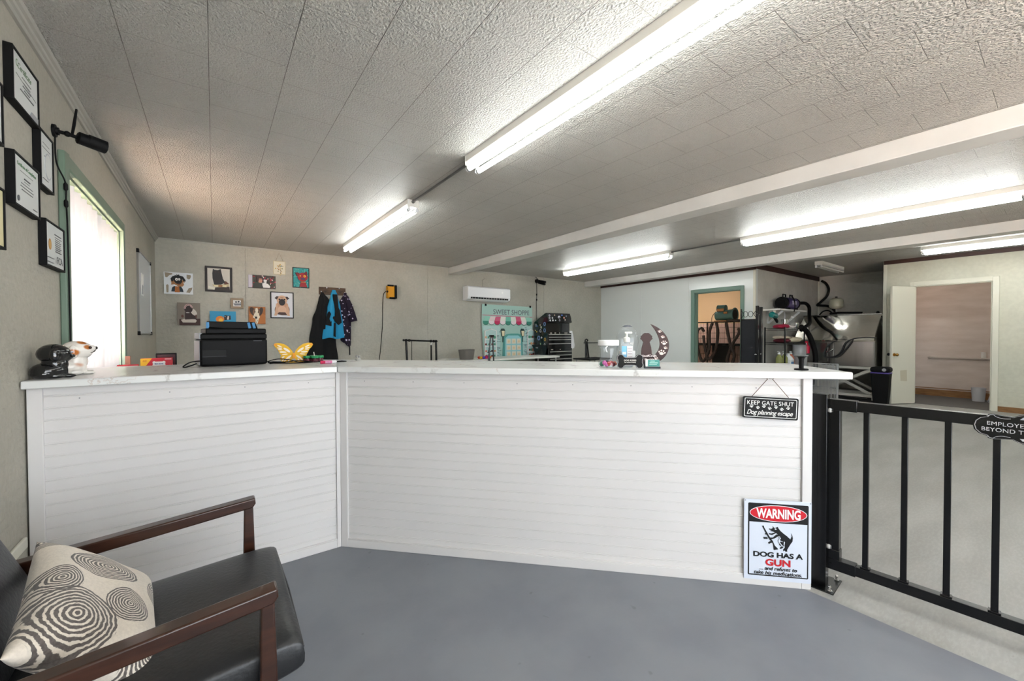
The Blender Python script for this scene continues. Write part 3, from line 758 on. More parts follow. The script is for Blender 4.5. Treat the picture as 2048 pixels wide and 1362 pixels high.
# 1 scruffy dog canvas, drawn on a 200x152 box
t, a, q = picture('canvas_painting', 'white canvas of a scruffy black and tan cartoon dog with bulging eyes', -.54, -.23, 1.815, 2.11, None, 0, .035, C(224,228,232), box=(50,85,462,405), cat='painting')
for P in ([60,92,170,100,165,120,130,130,95,165,70,160],[372,108,430,112,435,135,420,170,395,178,372,160],[80,280,100,265,115,280,112,385,85,388],[362,375,400,310,452,298,445,330,415,380]): a.shape(q.p(*P), C(150,138,120))
a.shape(q.p(150,370,165,310,190,290,290,290,315,330,325,372), C(26,42,54)); a.shape(q.p(200,378,205,290,262,290,272,378), C(176,104,46))
a.shape(q.p(148,215,155,245,150,270,200,262,250,292,310,292,335,262,320,225,345,235,330,195,170,195), C(168,116,72))
a.shape(q.p(143,180,170,145,205,135,195,125,232,130,225,108,250,125,262,108,270,130,320,140,352,185,360,210,330,218,305,180,310,220,285,250,220,250,190,215,190,195,175,225,150,210), K_)
a.ell(*q.e(228,188,20,20), W_); a.ell(*q.e(265,186,16,17), W_); a.ell(*q.e(232,190,7,7), K_); a.ell(*q.e(262,187,6,6), K_); a.ell(*q.e(250,232,32,22), C(12,10,12)); a.shape(q.p(222,252,300,250,262,270), C(120,66,40))
a.build('canvas', t, smooth=False)
# 2 black cat
t, a, q = picture('framed_picture', 'black framed picture of a black cat sitting on a stack of books', -.095, .224, 1.872, 2.236, C(28,22,22), .028, .025, C(206,200,190), box=(612,10,992,372))
a.shape(q.p(700,270,830,265,945,240,945,300,860,315,740,300), C(190,176,140)); a.shape(q.p(655,290,750,315,745,345,655,320), C(226,222,206))
a.shape(q.p(750,310,950,290,960,362,740,350), C(48,38,34)); a.shape(q.p(860,210,905,215,945,250,880,262), C(92,52,36))
a.shape(q.p(722,45,745,60,790,62,830,42,842,100,860,180,892,235,830,265,760,272,735,268,715,180,712,110), C(30,28,30))
for x in (755,800): a.ell(*q.e(x,88,12,6), C(60,40,30))
for i, c in enumerate(((226,214,176),(150,100,60),(226,214,176))): a.shape(q.p(735+i*60,275,790+i*60,270,788+i*60,300,735+i*60,298), C(*c))
a.build('picture', t, smooth=False)
# 3 brown canvas of a puppy with bow
t, a, q = picture('canvas_painting', 'grey brown canvas of a dark puppy with curlers on a white pillow', -.405, -.155, 1.388, 1.70, None, 0, .035, C(126,116,106), box=(222,515,550,822), cat='painting')
a.shape(q.p(250,740,550,730,550,822,250,822), C(66,38,34)); a.shape(q.p(272,750,320,735,480,740,500,760,480,785,300,785), C(206,196,186))
a.shape(q.p(330,640,420,620,500,690,495,735,330,745), C(52,34,32)); a.ell(*q.e(455,640,38,55), C(206,198,190), 30); a.ell(*q.e(382,600,60,55), C(46,28,28))
for i in range(7):
    an = R(20+i*26); a.ell(*q.e(382+52*math.cos(an), 590-52*math.sin(an)*.9, 14, 13), C(206,176,172)); a.ell(*q.e(382+52*math.cos(an), 590-52*math.sin(an)*.9, 6, 6), C(90,40,42))
a.ell(*q.e(370,610,7,7), K_); a.ell(*q.e(370,650,28,6), C(190,184,180)); a.ell(*q.e(295,700,18,20), C(96,58,50)); a.ell(*q.e(490,700,12,26), C(96,58,50))
a.build('canvas', t, smooth=False)
# 4 small tub picture
t, a, q = picture('framed_picture', 'small square tan wood framed drawing of pets in a bathtub', .20, .356, 1.640, 1.791, C(146,126,102), .03, .04, C(228,226,222), box=(955,450,1130,598))
a.shape(q.p(992,525,1110,522,1100,552,1010,556), C(120,122,128)); a.ell(*q.e(1030,505,18,12), C(80,80,86)); a.ell(*q.e(1065,500,12,14), C(40,40,44)); a.ell(*q.e(1090,512,9,7), C(140,140,146))
a.build('picture', t, smooth=False)
# 5 blue canvas behind printer
t, a, q = picture('canvas_painting', 'bright blue canvas mostly hidden behind the printer, with an orange shape', -.048, .262, 1.30, 1.594, None, 0, .03, C(30,140,184), box=(680,630,1042,950), cat='painting')
a.ell(*q.e(820,755,58,50), C(226,130,40)); a.ell(*q.e(830,770,30,30), C(240,190,60)); a.shape(q.p(875,700,900,690,930,700,965,695,972,760,880,770), C(26,24,28)); a.shape(q.p(925,705,945,705,940,760,915,760), C(236,232,226)); a.ell(*q.e(890,712,6,6), W_)
a.build('canvas', t, smooth=False)
# 6 photo of a person with dog
t, a, q = picture('photo_print', 'wide photo print of a person in a dark sweater holding a spaniel among flowers', .42, .778, 1.956, 2.156, None, 0, .012, C(64,60,54), box=(1205,125,1588,330), cat='photo')
a.rect(*[q(1207,0)[0], q(1262,0)[0]], q(0,322)[1], q(0,127)[1], C(196,192,204))
rnd = random.Random(3)
for i in range(70):
    x, y_ = rnd.uniform(1268, 1580), rnd.uniform(135, 315); c = rnd.choice(((170,30,50),(226,200,196),(60,86,48),(40,48,34),(206,70,90),(236,226,220)))
    a.ell(*q.e(x, y_, rnd.uniform(6,13), rnd.uniform(6,12)), C(*c), n=8)
a.shape(q.p(1262,318,1275,255,1330,240,1395,250,1405,318), C(38,44,40)); a.ell(*q.e(1365,205,32,42), C(196,140,120)); a.shape(q.p(1315,230,1320,150,1360,132,1408,155,1400,180,1350,180,1345,230), C(52,34,30))
a.shape(q.p(1395,280,1402,210,1425,190,1460,200,1468,250,1505,290,1505,318,1410,318), C(232,228,226)); a.ell(*q.e(1408,225,9,26), C(40,34,34)); a.ell(*q.e(1462,235,8,24), C(40,34,34)); a.ell(*q.e(1428,232,6,5), K_)
a.shape(q.p(1350,192,1395,190,1395,196,1350,198), C(90,50,44))
a.build('print', t, smooth=False)
# 7 pug
t, a, q = picture('framed_picture', 'thin black framed print of a sitting pug on a white ground', .704, 1.022, 1.508, 1.918, C(22,20,20), .014, .022, C(216,218,224), box=(1508,365,1828,735))
fa, bk = C(206,166,138), C(60,42,38)
a.ell(*q.e(1585,620,20,50), bk); a.ell(*q.e(1750,620,20,50), bk); a.shape(q.p(1580,560,1610,500,1720,500,1752,560,1770,640,1765,680,1570,680,1568,640), C(196,152,124))
a.ell(*q.e(1665,625,62,68), C(214,176,150)); a.shape(q.p(1600,680,1620,650,1710,650,1735,690,1665,692), C(74,50,46))
for s_ in (-1, 1):
    a.shape(q.p(1665+s_*80,520,1665+s_*60,560,1665+s_*55,660,1665+s_*75,700,1665+s_*110,698,1665+s_*100,670,1665+s_*90,600), fa)
a.ell(*q.e(1665,480,72,66), fa)
for s_ in (-1, 1): a.shape(q.p(1665+s_*45,430,1665+s_*75,428,1665+s_*102,455,1665+s_*70,475), bk); a.ell(*q.e(1665+s_*35,470,12,10), C(20,14,14))
a.ell(*q.e(1665,510,44,46), C(34,28,30)); a.ell(*q.e(1665,488,14,8), C(12,10,12)); a.shape(q.p(1640,445,1690,445,1682,452,1648,452), bk)
a.build('picture', t, smooth=False)
# 8 beagle
t, a, q = picture('canvas_painting', 'small orange brown canvas of a spotted hound face partly behind the printer', .42, .635, 1.415, 1.676, None, 0, .03, C(158,96,40), box=(1208,568,1440,805), cat='painting')
a.shape(q.p(1210,670,1240,740,1215,800,1440,800,1440,680,1390,660), C(180,110,50))
a.ell(*q.e(1265,635,36,62), C(60,44,34), 20); a.ell(*q.e(1372,635,30,60), C(60,44,34), -16); a.ell(*q.e(1315,645,50,58), C(124,92,66)); a.shape(q.p(1302,590,1330,585,1342,650,1362,710,1345,740,1330,800,1300,800,1300,735,1265,715,1292,650), C(232,220,196))
a.ell(*q.e(1308,718,17,16), K_); a.ell(*q.e(1295,640,8,8), K_); a.ell(*q.e(1340,642,8,8), K_); a.ell(*q.e(1290,700,4,4), K_); a.ell(*q.e(1330,760,5,5), K_); a.ell(*q.e(1312,780,5,5), K_)
a.build('canvas', t, smooth=False)
# 9 red cat
t, a, q = picture('framed_picture', 'teal mosaic picture of a red cat with yellow eyes, black edged', 1.012, 1.250, 2.0, 2.322, C(20,22,26), .010, .02, C(40,150,152), box=(1810,35,2040,318))
rnd = random.Random(5)
for i in range(90): a.ell(*q.e(rnd.uniform(1825,2028), rnd.uniform(48,306), 6, 5), C(*rnd.choice(((90,196,190),(30,120,130),(150,214,206)))), n=6)
a.shape(q.p(1900,306,1915,235,1985,235,2005,306), C(140,26,36)); a.ell(*q.e(1945,170,68,62), C(146,28,38)); a.shape(q.p(1845,115,1870,110,1900,118,1885,150,1868,160), C(110,22,32)); a.shape(q.p(1955,112,2000,85,2010,135,1990,150), C(110,22,32))
a.ell(*q.e(1910,155,10,10), C(226,176,60)); a.ell(*q.e(1970,155,17,17), C(232,176,50)); a.ell(*q.e(1970,155,6,6), C(120,50,30)); a.ell(*q.e(1945,195,34,14), C(60,54,96))
for i in range(4): a.ell(*q.e(1920+i*18,240,6,7), C(214,170,90), n=6)
a.build('picture', t, smooth=False)
# 10 hanging floral tile
t, a, q = picture('hanging_plaque', 'small cream floral plaque hanging by a string near the ceiling', .750, .914, 2.188, 2.395, C(206,196,160), .006, .012, C(214,210,192), box=(1550,0,1712,135), cat='wall decoration')
rnd = random.Random(8)
for i in range(26): a.ell(*q.e(1632+rnd.gauss(0,24), 66+rnd.gauss(0,28), rnd.uniform(4,9), rnd.uniform(4,8)), C(*rnd.choice(((200,160,60),(110,120,70),(70,90,130),(176,120,60),(96,110,80)))), n=7)
a.build('picture', t, smooth=False)
mb = MB(); mb.sweep([(-.05, -.006, .103), (-.002, -.006, .232), (.052, -.006, .103)], .002, C(110,92,60), n=5); mb.build('string', t)
MB().cyl((-.002, 0, .232), (-.002, -.012, .232), .003, M_GALV, n=8).build('nail', t)

# ---------------------------------------------------------------- coats on the rack
t = thing('coat_rack', 'short rustic wood coat rack with white knobs on the back wall', 'coat rack', (1.60, YB, 1.973))
MB().box(-.207, .207, -.022, 0, -.062, .062, M_RUSTIC).build('backboard', t, bevel=.003)
mb = MB(); mb.ly = .022
for x in (-.11, .0, .12): paw(mb, x, -.005, .036, C(52,40,32))
mb.build('paw_print', t, smooth=False)
for x, z in ((-.18,-.022),(-.0,-.022),(.186,-.022),(-.095,.045),(.10,.045)):
    mb = MB(); mb.cyl((x,-.022,z),(x,-.045,z+.004),.005,M_GALV,n=10); mb.ball((x,-.05,z+.005),.0095,M_WHITE); mb.build('knob', t)
def garment(name, label, outline, m, x, z, folds, dep=.05, seed=1, extra=None, cat='jacket', y0=YB-.045):
    """hanging cloth: closed outline of (z, xleft, xright) rows, folded in depth, real thickness"""
    t = thing(name, label, cat, (x, y0, z)); rnd = random.Random(seed); ph = [rnd.uniform(0,6.28) for _ in range(4)]
    mb = MB(); nx = 26; rows = []
    zs = [r[0] for r in outline]; N = 40
    def interp(zz):
        for (z0, a0, b0), (z1, a1, b1) in zip(outline, outline[1:]):
            if z0 >= zz >= z1:
                k = (z0-zz)/max(1e-6, z0-z1); k2 = k*k*(3-2*k); return a0+(a1-a0)*k2, b0+(b1-b0)*k2
        return outline[-1][1:]
    vs = []; fs = []
    for side in (0, 1):
        for i in range(N+1):
            zz = zs[0]+(zs[-1]-zs[0])*i/N; a, b = interp(zz); t_ = i/N
            for j in range(nx+1):
                u = j/nx; edge = math.sin(math.pi*u)
                f = math.sin(u*folds*6.28+ph[0]+t_*1.5)*.5+math.sin(u*folds*2.3*6.28+ph[1])*.25
                yy = -dep*(.35+.5*edge**.6)*(.25+.75*min(1, t_*3))-f*dep*.42*edge*min(1, t_*2.5)
                if side: yy = min(yy+.35*dep, -.0)*0+.010*(.2+edge)
                vs.append((a+(b-a)*u, yy, zz+math.sin(u*folds*6.28+ph[2])*.012*t_))
    M = nx+1
    for side in (0, 1):
        b0 = side*(N+1)*M
        for i in range(N):
            for j in range(nx):
                q = b0+i*M+j; f4 = (q, q+1, q+M+1, q+M); fs.append(f4 if side else f4[::-1])
    o1 = (N+1)*M
    for i in range(N):
        for j in (0, nx): a_ = i*M+j; fs.append((a_, a_+M, a_+M+o1, a_+o1))
    for j in range(nx):
        for i in (0, N): a_ = i*M+j; fs.append((a_, a_+1, a_+1+o1, a_+o1))
    mb.add(vs, fs, m); mb.build('body', t); return t
M_CBLK = newmat('black_cloth', (8,9,10), .85, bump=(40,.2,.003)); M_CBLUE = newmat('blue_cloth', (34,146,194), .8, bump=(40,.2,.003))
def mat_purple():
    m = newmat('purple_print_cloth', (26,14,36), .85); nt, tc, (x, y, z) = coords(m)
    v = nt.nodes.new('ShaderNodeTexVoronoi'); v.inputs['Scale'].default_value = 17; nt.links.new(tc.outputs['Object'], v.inputs['Vector'])
    d = Nd(nt, v.outputs['Distance']); n = noise(nt, tc.outputs['Object'], 45, 2)
    f = 1-(d+(n-.5)*.5).smooth(.20, .26); setcol(m, mixcol(m, f, (26,14,36), (206,196,220))); return m
garment('jacket', 'long black jacket hanging leftmost on the coat rack', [(0,-.02,.02),(-.12,-.055,.10),(-.17,-.065,.112),(-.24,-.085,.070),(-.45,-.15,.12),(-.80,-.20,.20),(-1.12,-.25,.235)], M_CBLK, 1.435, 1.945, 1.6, .07, 2)
gt = garment('smock', 'bright blue smock with black trim hanging in the middle of the coat rack', [(0,-.022,.03),(-.08,-.045,.06),(-.30,-.10,.10),(-.60,-.165,.145),(-.80,-.185,.165)], M_CBLUE, 1.605, 1.99, 1.5, .10, 5, y0=YB-.06)
mb = MB(); ya_ = -.108
mb.shape([(-.03,-.08),(.035,-.08),(.055,-.30),(.075,-.34),(.10,-.54),(.055,-.58),(.01,-.53),(-.04,-.47),(-.03,-.44),(.0,-.44),(.005,-.35),(-.01,-.30)], M_CBLK, y=ya_, th=.05)
mb.shape([(-.105,-.38),(-.085,-.36),(-.06,-.40),(-.085,-.48),(-.07,-.53),(-.03,-.50),(-.02,-.55),(-.06,-.60),(-.145,-.58),(-.135,-.50)], M_CBLK, y=ya_+.012, th=.05)
mb.shape([(-.02,-.55),(.008,-.55),(.006,-.78),(-.028,-.76)], M_CBLK, y=ya_+.004, th=.05)
mb.build('black_trim', gt)
gt = garment('smock', 'dark purple short-sleeved smock with pale print, rightmost on the coat rack', [(0,-.02,.025),(-.20,-.10,.06),(-.50,-.10,.09),(-.80,-.08,.085),(-.90,.02,.08)], mat_purple(), 1.79, 1.955, 1.3, .07, 9)
mb = MB(); mb.sweep(smooth_path([(.0,-.03,-.05),(.06,-.05,-.22),(.10,-.06,-.38),(.125,-.06,-.48)], 4), [.03]+[.045]*3+[.052]*3+[.058]*3+[.062]*3, gt.children[0].data.materials[0], n=12, sx=.7); mb.build('sleeve', gt)
mb = MB(); mb.sweep([(.06,-.03,-.88),(.062,-.03,-1.05)], .010, M_CBLK, n=8); mb.build('strap', gt)

# yellow wall charger with cord
t = thing('charger', 'yellow and black power box on the back wall with a hanging cord', 'charger', (2.585, YB, 2.015)); YEL = C(214,150,24)
MB().box(-.082, .05, -.10, -.004, -.115, .115, YEL).build('body', t, bevel=.015)
mb = MB(); mb.box(.045, .085, -.115, -.002, -.12, .12, M_BLACK); mb.box(-.085, .03, -.105, -.095, .095, .125, M_BLACK); mb.box(-.05, .06, -.108, -.09, -.13, -.095, M_BLACK); mb.box(-.09, -.075, -.108, -.09, -.02, .02, M_BLACK); mb.build('bumper', t, bevel=.008)
mb = MB(); mb.sweep(smooth_path([(-.07,-.105,.0),(-.12,-.10,-.005),(-.145,-.06,-.06),(-.15,-.03,-.25),(-.155,-.02,-.6),(-.19,-.02,-1.0),(-.22,-.02,-1.25)], 6), .006, M_BLACK, n=7); mb.build('cord', t)

# air conditioner
t = thing('air_conditioner', 'white wall-mounted split air conditioner on the back wall', 'air conditioner', (4.60, YB, 2.075)); w = .52
pr = [(0,.145),(-.19,.145),(-.215,.12),(-.218,-.07),(-.195,-.115),(-.11,-.145),(0,-.145)]
mb = MB(); mb.add([(x, y, z) for x in (-w, w) for y, z in pr], [tuple(range(7))[::-1], tuple(range(7,14))]+[(i,(i+1)%7,7+(i+1)%7,7+i) for i in range(7)], M_WHITE); mb.build('housing', t, bevel=.008)
MB().box(-w+.004, w-.004, -.222, -.212, -.066, .118, M_WHITE).build('front_panel', t, bevel=.004)
mb = MB(); mb.box(-w+.07, w-.06, -.222, -.17, -.110, -.076, M_MATTE); mb.build('air_outlet', t)
for i in range(14): MB().box(-w+.1+i*.065, -w+.104+i*.065, -.224, -.19, -.108, -.078, M_WHITEE).build('vane', t)
MB().box(-w+.06, w-.09, -.225, -.19, -.119, -.111, M_WHITE).build('flap', t, bevel=.002)
mb = MB(); mb.ell(.31, .045, .022, .022, C(250,250,250, rough=.2), y=-.2232); mb.build('badge', t)
mb = MB(); mb.sweep([(-.05,-.02,.145),(-.05,-.02,.30),(.0,-.02,.34)], .012, M_WALLB, n=8); mb.build('pipe', t)

# sweet shop banner
t = thing('banner', 'mint cloth banner lettered SWEET SHOPPE with a shopfront and striped awning', 'banner', (5.21, YB-.03, 1.28))
W3, H3 = 1.40, 1.20; q = Map(130, 160, 1070, 1170, W3, H3)
mb = MB(); mb.ly = .0
mint = C(166,200,190, rough=.8); n_ = 18
vs = []; fs = []
mb.shape([(-.69,.60),(.655,.585),(.67,0),(.73,-.60),(-.62,-.62),(-.67,-.3),(-.70,.2)], mint, y=-.004, th=.004)
mb.build('cloth', t, smooth=False)
mb = MB(); mb.ly = .0042; bw = C(182,212,208, rough=.8)
mb.shape(q.p(140,345,1040,365,1040,378,140,358), C(196,120,140))
# shop wall brick pattern, shelves, awning, lamps, door
mb.shape(q.p(150,545,440,545,440,1130,205,1150), bw); mb.shape(q.p(850,545,1045,545,1090,1120,850,1130), bw)
cols = ((66,140,120),(232,220,222),(196,54,96),(232,220,222),(66,140,120),(232,220,222),(196,54,96),(232,220,222),(66,140,120))
lcol = ((150,208,190),(226,206,206),(206,100,130),(226,226,216),(120,190,170),(226,226,216),(206,100,130),(226,226,216),(150,208,190))
for i in range(9):
    x = 150+i*97; xt = 190+i*88
    mb.shape(q.p(xt,372,xt+88,372,x+97,455,x,455), C(*lcol[i], rough=.8))
    if i < 9:
        u, v = q(x+48, 500); rx = 46/940*W3
        mb.ell(u, v+.02, rx, .055, C(50,96,90), n=14, a0=180, a1=360); mb.ell(u, v+.03, rx, .052, C(*cols[i], rough=.8), n=14, a0=180, a1=360)
        mb.shape(q.p(x+1,455,x+95,455,x+95,492,x+1,492), C(*cols[i], rough=.8))
mb.shape(q.p(480,1120,500,740,560,690,640,680,760,680,810,700,845,740,850,1130), C(84,156,150)); mb.shape(q.p(520,1130,530,760,580,715,760,715,815,760,825,1130), C(150,208,214))
for i in range(3):
    for j in range(3): mb.shape(q.p(548+i*92,775+j*118,625+i*92,775+j*118,625+i*92,870+j*118,548+i*92,870+j*118), C(222,216,198)); mb.ell(*q.e(590+i*92,825+j*118,20,22), C(226,200,160), n=10)
for x in (485, 845):
    mb.shape(q.p(x-35,625,x-20,590,x+20,590,x+38,625), C(44,72,66)); mb.shape(q.p(x-34,625,x+36,625,x+26,735,x-22,735), C(60,84,76)); mb.shape(q.p(x-26,632,x+28,632,x+20,725,x-16,725), C(226,214,178)); mb.shape(q.p(x-4,735,x+6,735,x+4,840,x-2,840), C(44,72,66))
def arch(xa, xb, ya, yb):
    mb.shape(q.p(xa,yb,xa,ya+40,(xa+xb)/2,ya,xb,ya+40,xb,yb), C(230,226,224)); mb.shape(q.p(xa+12,yb,xa+12,ya+46,(xa+xb)/2,ya+12,xb-12,ya+46,xb-12,yb), C(176,206,204))
arch(170,375,590,1110); arch(935,1075,600,1110)
for yy in (780, 900, 1020): mb.shape(q.p(180,yy,365,yy,365,yy+12,180,yy+12), C(232,228,226)); mb.shape(q.p(945,yy,1070,yy,1070,yy+12,945,yy+12), C(232,228,226))
rnd = random.Random(4)
for yy in (760, 885, 1005, 1095):
    for x in (190,235,290,335,975,1005,1040): mb.ell(*q.e(x+rnd.uniform(-6,6), yy-15, rnd.uniform(12,24), rnd.uniform(14,28)), C(*rnd.choice(((140,30,44),(214,150,110),(70,140,110),(206,110,90),(110,40,30)))), n=9)
for i in range(60): mb.ell(*q.e(rnd.choice((rnd.uniform(385,440), rnd.uniform(860,930))), rnd.uniform(560,1100), 7, 4), C(*rnd.choice(((150,176,176),(130,160,164),(190,196,200)))), n=6)
mb.build('printed_shopfront', t, smooth=False)
mb = MB(); mb.text('SWEET SHOPPE', *q(655,288), .98, .105, C(92,88,100), y=-.0045, space=1.0)
for i, x in enumerate((325,372,455,520,590,665,735,805,880,945)):   # small serifs at the stroke feet
    pass
mb.build('lettering', t, smooth=False)
for x in (-.60, .60): MB().box(x-.02, x+.02, -.012, 0, .565, .61, M_BLACK).build('clip', t, bevel=.003)

# small camera on the back wall
def wifi_camera(label, loc, rz, s, parts):
    t = thing('security_camera', label, 'camera', loc, rz)
    mb = MB(); mb.cyl((0,0,0),(0,-.012*s,0),.030*s,M_BLACK); mb.cyl((0,-.012*s,0),(0,-.022*s,0),.018*s,M_BLACK); mb.build('wall_mount', t)
    mb = MB(); mb.sweep([(0,-.015*s,0),(0,-.05*s,-.004*s),(0,-.085*s,-.012*s)], .009*s, M_BLACK, n=12); mb.ball((0,-.05*s,-.004*s),.014*s,M_BLACK); mb.build('arm', t)
    a, b = parts; a = Vector(a); b = Vector(b); d = (b-a).normalized()
    mb = MB(); mb.sweep([a, a+d*.004*s, b-d*.004*s, b], [.024*s,.030*s,.030*s,.028*s], M_BLACK, n=24); bd = mb.build('body', t)
    mb = MB(); mb.sweep([b-d*.05*s+Vector((0,0,.003)), b+d*.018*s+Vector((0,0,.003))], .0325*s, M_BLACK, n=24); mb.build('sun_shield', t) if s > .99 else None
    mb = MB(); mb.cyl(b, b+d*.0205*s, .026*s, M_MATTE, n=20); mb.cyl(b+d*.02*s, b+d*.0215*s, .012*s, M_CHROME, n=16); mb.build('lens', t)
    return t
wc = wifi_camera('black bullet camera with antenna high on the left wall above the window', (XL, 2.965, 2.262), 90, 1.0, ((-.005,-.085,-.012),(.035,-.165,-.022)))
for ch in wc.children:
    pass
mb = MB(); mb.sweep([(-.004,-.068,.0),(.012,-.072,.055),(.03,-.078,.140)], [.0055,.0065,.0045], M_BLACK, n=10); mb.build('antenna', wc)
mb = MB(); mb.sweep(smooth_path([(.008,-.006,-.02),(.012,-.008,-.15),(.03,-.034,-.24),(.035,-.034,-.33),(.05,-.034,-.46),(.06,-.034,-.8),(.066,-.034,-1.19)], 6), .0035, M_BLACK, n=6); mb.build('cable', wc)
for z in (-.26,-.345): mb = MB(); mb.sweep([(.03,-.034,z+.02),(.032,-.034,z+.012),(.035,-.034,z-.012),(.036,-.034,z-.02)], [.004,.0085,.0085,.004], M_BLACK, n=8); mb.build('connector', wc)
w2 = wifi_camera('small black camera high on the back wall above the tool chest', (6.02, YB, 2.47), 0, 1.5, ((.0,-.08,-.02),(.07,-.20,-.06)))
mb = MB(); mb.sweep([(-.01,-.11,0),(-.12,-.12,.075)], .007, M_BLACK, n=8); mb.build('antenna', w2)
mb = MB(); mb.sweep(smooth_path([(.0,-.012,-.03),(.008,-.012,-.3),(-.008,-.012,-.5),(.0,-.012,-.95)], 6), .006, M_BLACK, n=6); mb.build('cable', w2)
for z in (-.33,-.45): mb = MB(); mb.cyl((0,-.014,z),(0,-.014,z+.04),.014,M_BLACK,n=10); mb.build('connector', w2)

# ---------------------------------------------------------------- left wall: certificates, whiteboard, blinds
def cert(label, y0, y1, z0, z1, style):
    W, H = y1-y0, z1-z0
    t = thing('framed_certificate', label, 'certificate', (XL, (y0+y1)/2, (z0+z1)/2), 90)
    th = .026; f = .009; mb = MB()
    for a, b, c, d in ((-W/2,W/2,H/2-f,H/2),(-W/2,W/2,-H/2,-H/2+f),(-W/2,-W/2+f,-H/2+f,H/2-f),(W/2-f,W/2,-H/2+f,H/2-f)): mb.box(a,b,-th,0,c,d,M_BLACK)
    mb.build('frame', t, bevel=.0015)
    a = MB(); a.ly = th-.005
    a.rect(-W/2+f, W/2-f, -H/2+f, H/2-f, C(206,208,206) if style != 4 else C(214,204,160))
    G = C(120,122,122); D = C(84,86,88); rnd = random.Random(int(y0*100))
    land = W > H
    if style == 0:
        a.text('Certificate', -.01, H*.27, W*.5, None, C(110,132,104), y=-a.ly-.0004, shear=.3); a.ell(-W*.30, H*.29, .012, .014, C(120,146,110)); a.ell(-W*.30, H*.29, .007, .009, C(206,208,206))
        for i, (w_, z) in enumerate(((.34,.13),(.26,.05),(.3,-.02),(.2,-.08),(.5,-.14))): a.rect(-W*w_/2+.01, W*w_/2+.01, H*z-.0016, H*z+.0016, G)
        a.shape([(W/2-f-.005,-H/2+f+.002),(W*.12,-H/2+f+.002),(W*.2,-H*.33),(W/2-f-.005,-H*.33)], C(150,152,158))
        a.sweep([( -W*.4,-a.ly-.001,H*.05),(W*.35,-a.ly-.001,-H*.05)], .0008, G, n=4)
    elif style == 1:
        a.text('Certificate of Completion', 0, H*.32, W*.72, None, C(96,130,98), y=-a.ly-.0004)
        for w_, z in ((.5,.22),(.2,.06),(.44,.0),(.5,-.06),(.42,-.12)): a.rect(-W*w_/2, W*w_/2, H*z-.0014, H*z+.0014, G)
        a.rect(-W*.11, W*.11, H*.10, H*.12, D); a.ell(-W*.34, -H*.33, .009, .011, D); a.rect(W*.22, W*.38, -H*.37, -H*.36, G)
    elif style == 2:
        for w_, z in ((.5,.3),(.6,.22),(.3,.08)): a.rect(-W*w_/2, W*w_/2, H*z-.0018, H*z+.0018, G)
        a.ell(W*.12, -H*.06, .05, .06, C(176,180,184)); a.ell(W*.12, -H*.06, .043, .053, C(206,208,206)); a.rect(-W*.3, W*.1, -H*.34, -H*.33, G)
    elif style == 3:
        a.ell(-W*.26, 0, .022, .026, C(178,130,60)); a.ell(-W*.26, 0, .016, .019, C(196,150,80))
        a.rect(-W*.02, W*.34, H*.26, H*.28, D)
        for i in range(8): a.rect(0, W*rnd.uniform(.2,.36), H*(.2-i*.045), H*(.2-i*.045)+.003, G)
        a.text('FCA', W*.17, -H*.30, W*.30, None, D, y=-a.ly-.0004); a.rect(-W*.42, -W*.1, -H*.30, -H*.29, G); a.rect(-W*.42, -W*.14, -H*.40, -H*.39, G)
    a.build('certificate', t, smooth=False)
    mb = MB(); mb.box(-W/2+f, W/2-f, -th+.0015, -th+.0025, -H/2+f, H/2-f, M_GLASS) if False else None
cert('black framed certificate, topmost of those on the left wall', 2.378, 2.668, 2.152, 2.362, 0)
cert('black framed certificate just under the bullet camera mount', 2.672, 2.854, 1.915, 2.168, 2)
cert('black framed certificate with green heading, directly below the topmost one', 2.372, 2.655, 1.752, 1.960, 1)
cert('black framed certificate with a gold seal beside the window, lowest on the left wall', 2.722, 3.006, 1.568, 1.781, 3)
cert('framed certificate cut off by the left edge of the photo, upper of the two', 2.06, 2.283, 1.932, 2.156, 2)
cert('cream certificate cut off by the left edge of the photo, lower of the two', 2.05, 2.280, 1.56, 1.778, 4)
t = thing('whiteboard', 'whiteboard with thin metal frame on the left wall past the window', 'whiteboard', (XL, 6.11, 1.695), 90)
MB().box(-.49, .49, -.012, 0, -.425, .425, C(206,210,214, rough=.15)).build('board', t)
mb = MB()
for a in ((-.5,.5,.423,.435),(-.5,.5,-.435,-.423),(-.5,-.488,-.423,.423),(.488,.5,-.423,.423)): mb.box(a[0],a[1],-.018,0,a[2],a[3],M_GALV)
mb.build('frame', t, bevel=.002)
for x in (-.488,.488):
    for z in (-.423,.423): MB().box(x-.022, x+.022, -.021, 0, z-.02, z+.02, M_BLACK).build('corner_cap', t, bevel=.003)
mb = MB(); mb.shape([(-.30,-.02),(-.12,-.02),(-.12,.22),(-.30,.22)], M_PAPER, y=-.0135, th=.0015); mb.shape([(-.26,.0),(-.17,.0),(-.15,.09),(-.24,.1)], C(150,152,158), y=-.0142, th=.001); mb.build('pinned_note', t, smooth=False)
t = thing('vertical_blind', 'white vertical slat blind hanging in the green framed window', 'blind', (XL-.038, 3.89, 0), 90)
MB().box(-.785, .785, .030, .048, WZ1-.05, WZ1-.012, M_WHITEE).build('headrail', t)
ys = [3.045+.02, 3.16, 3.30, 3.457, 3.63, 3.80, 3.975, 4.143, 4.325, 4.485, 4.60]
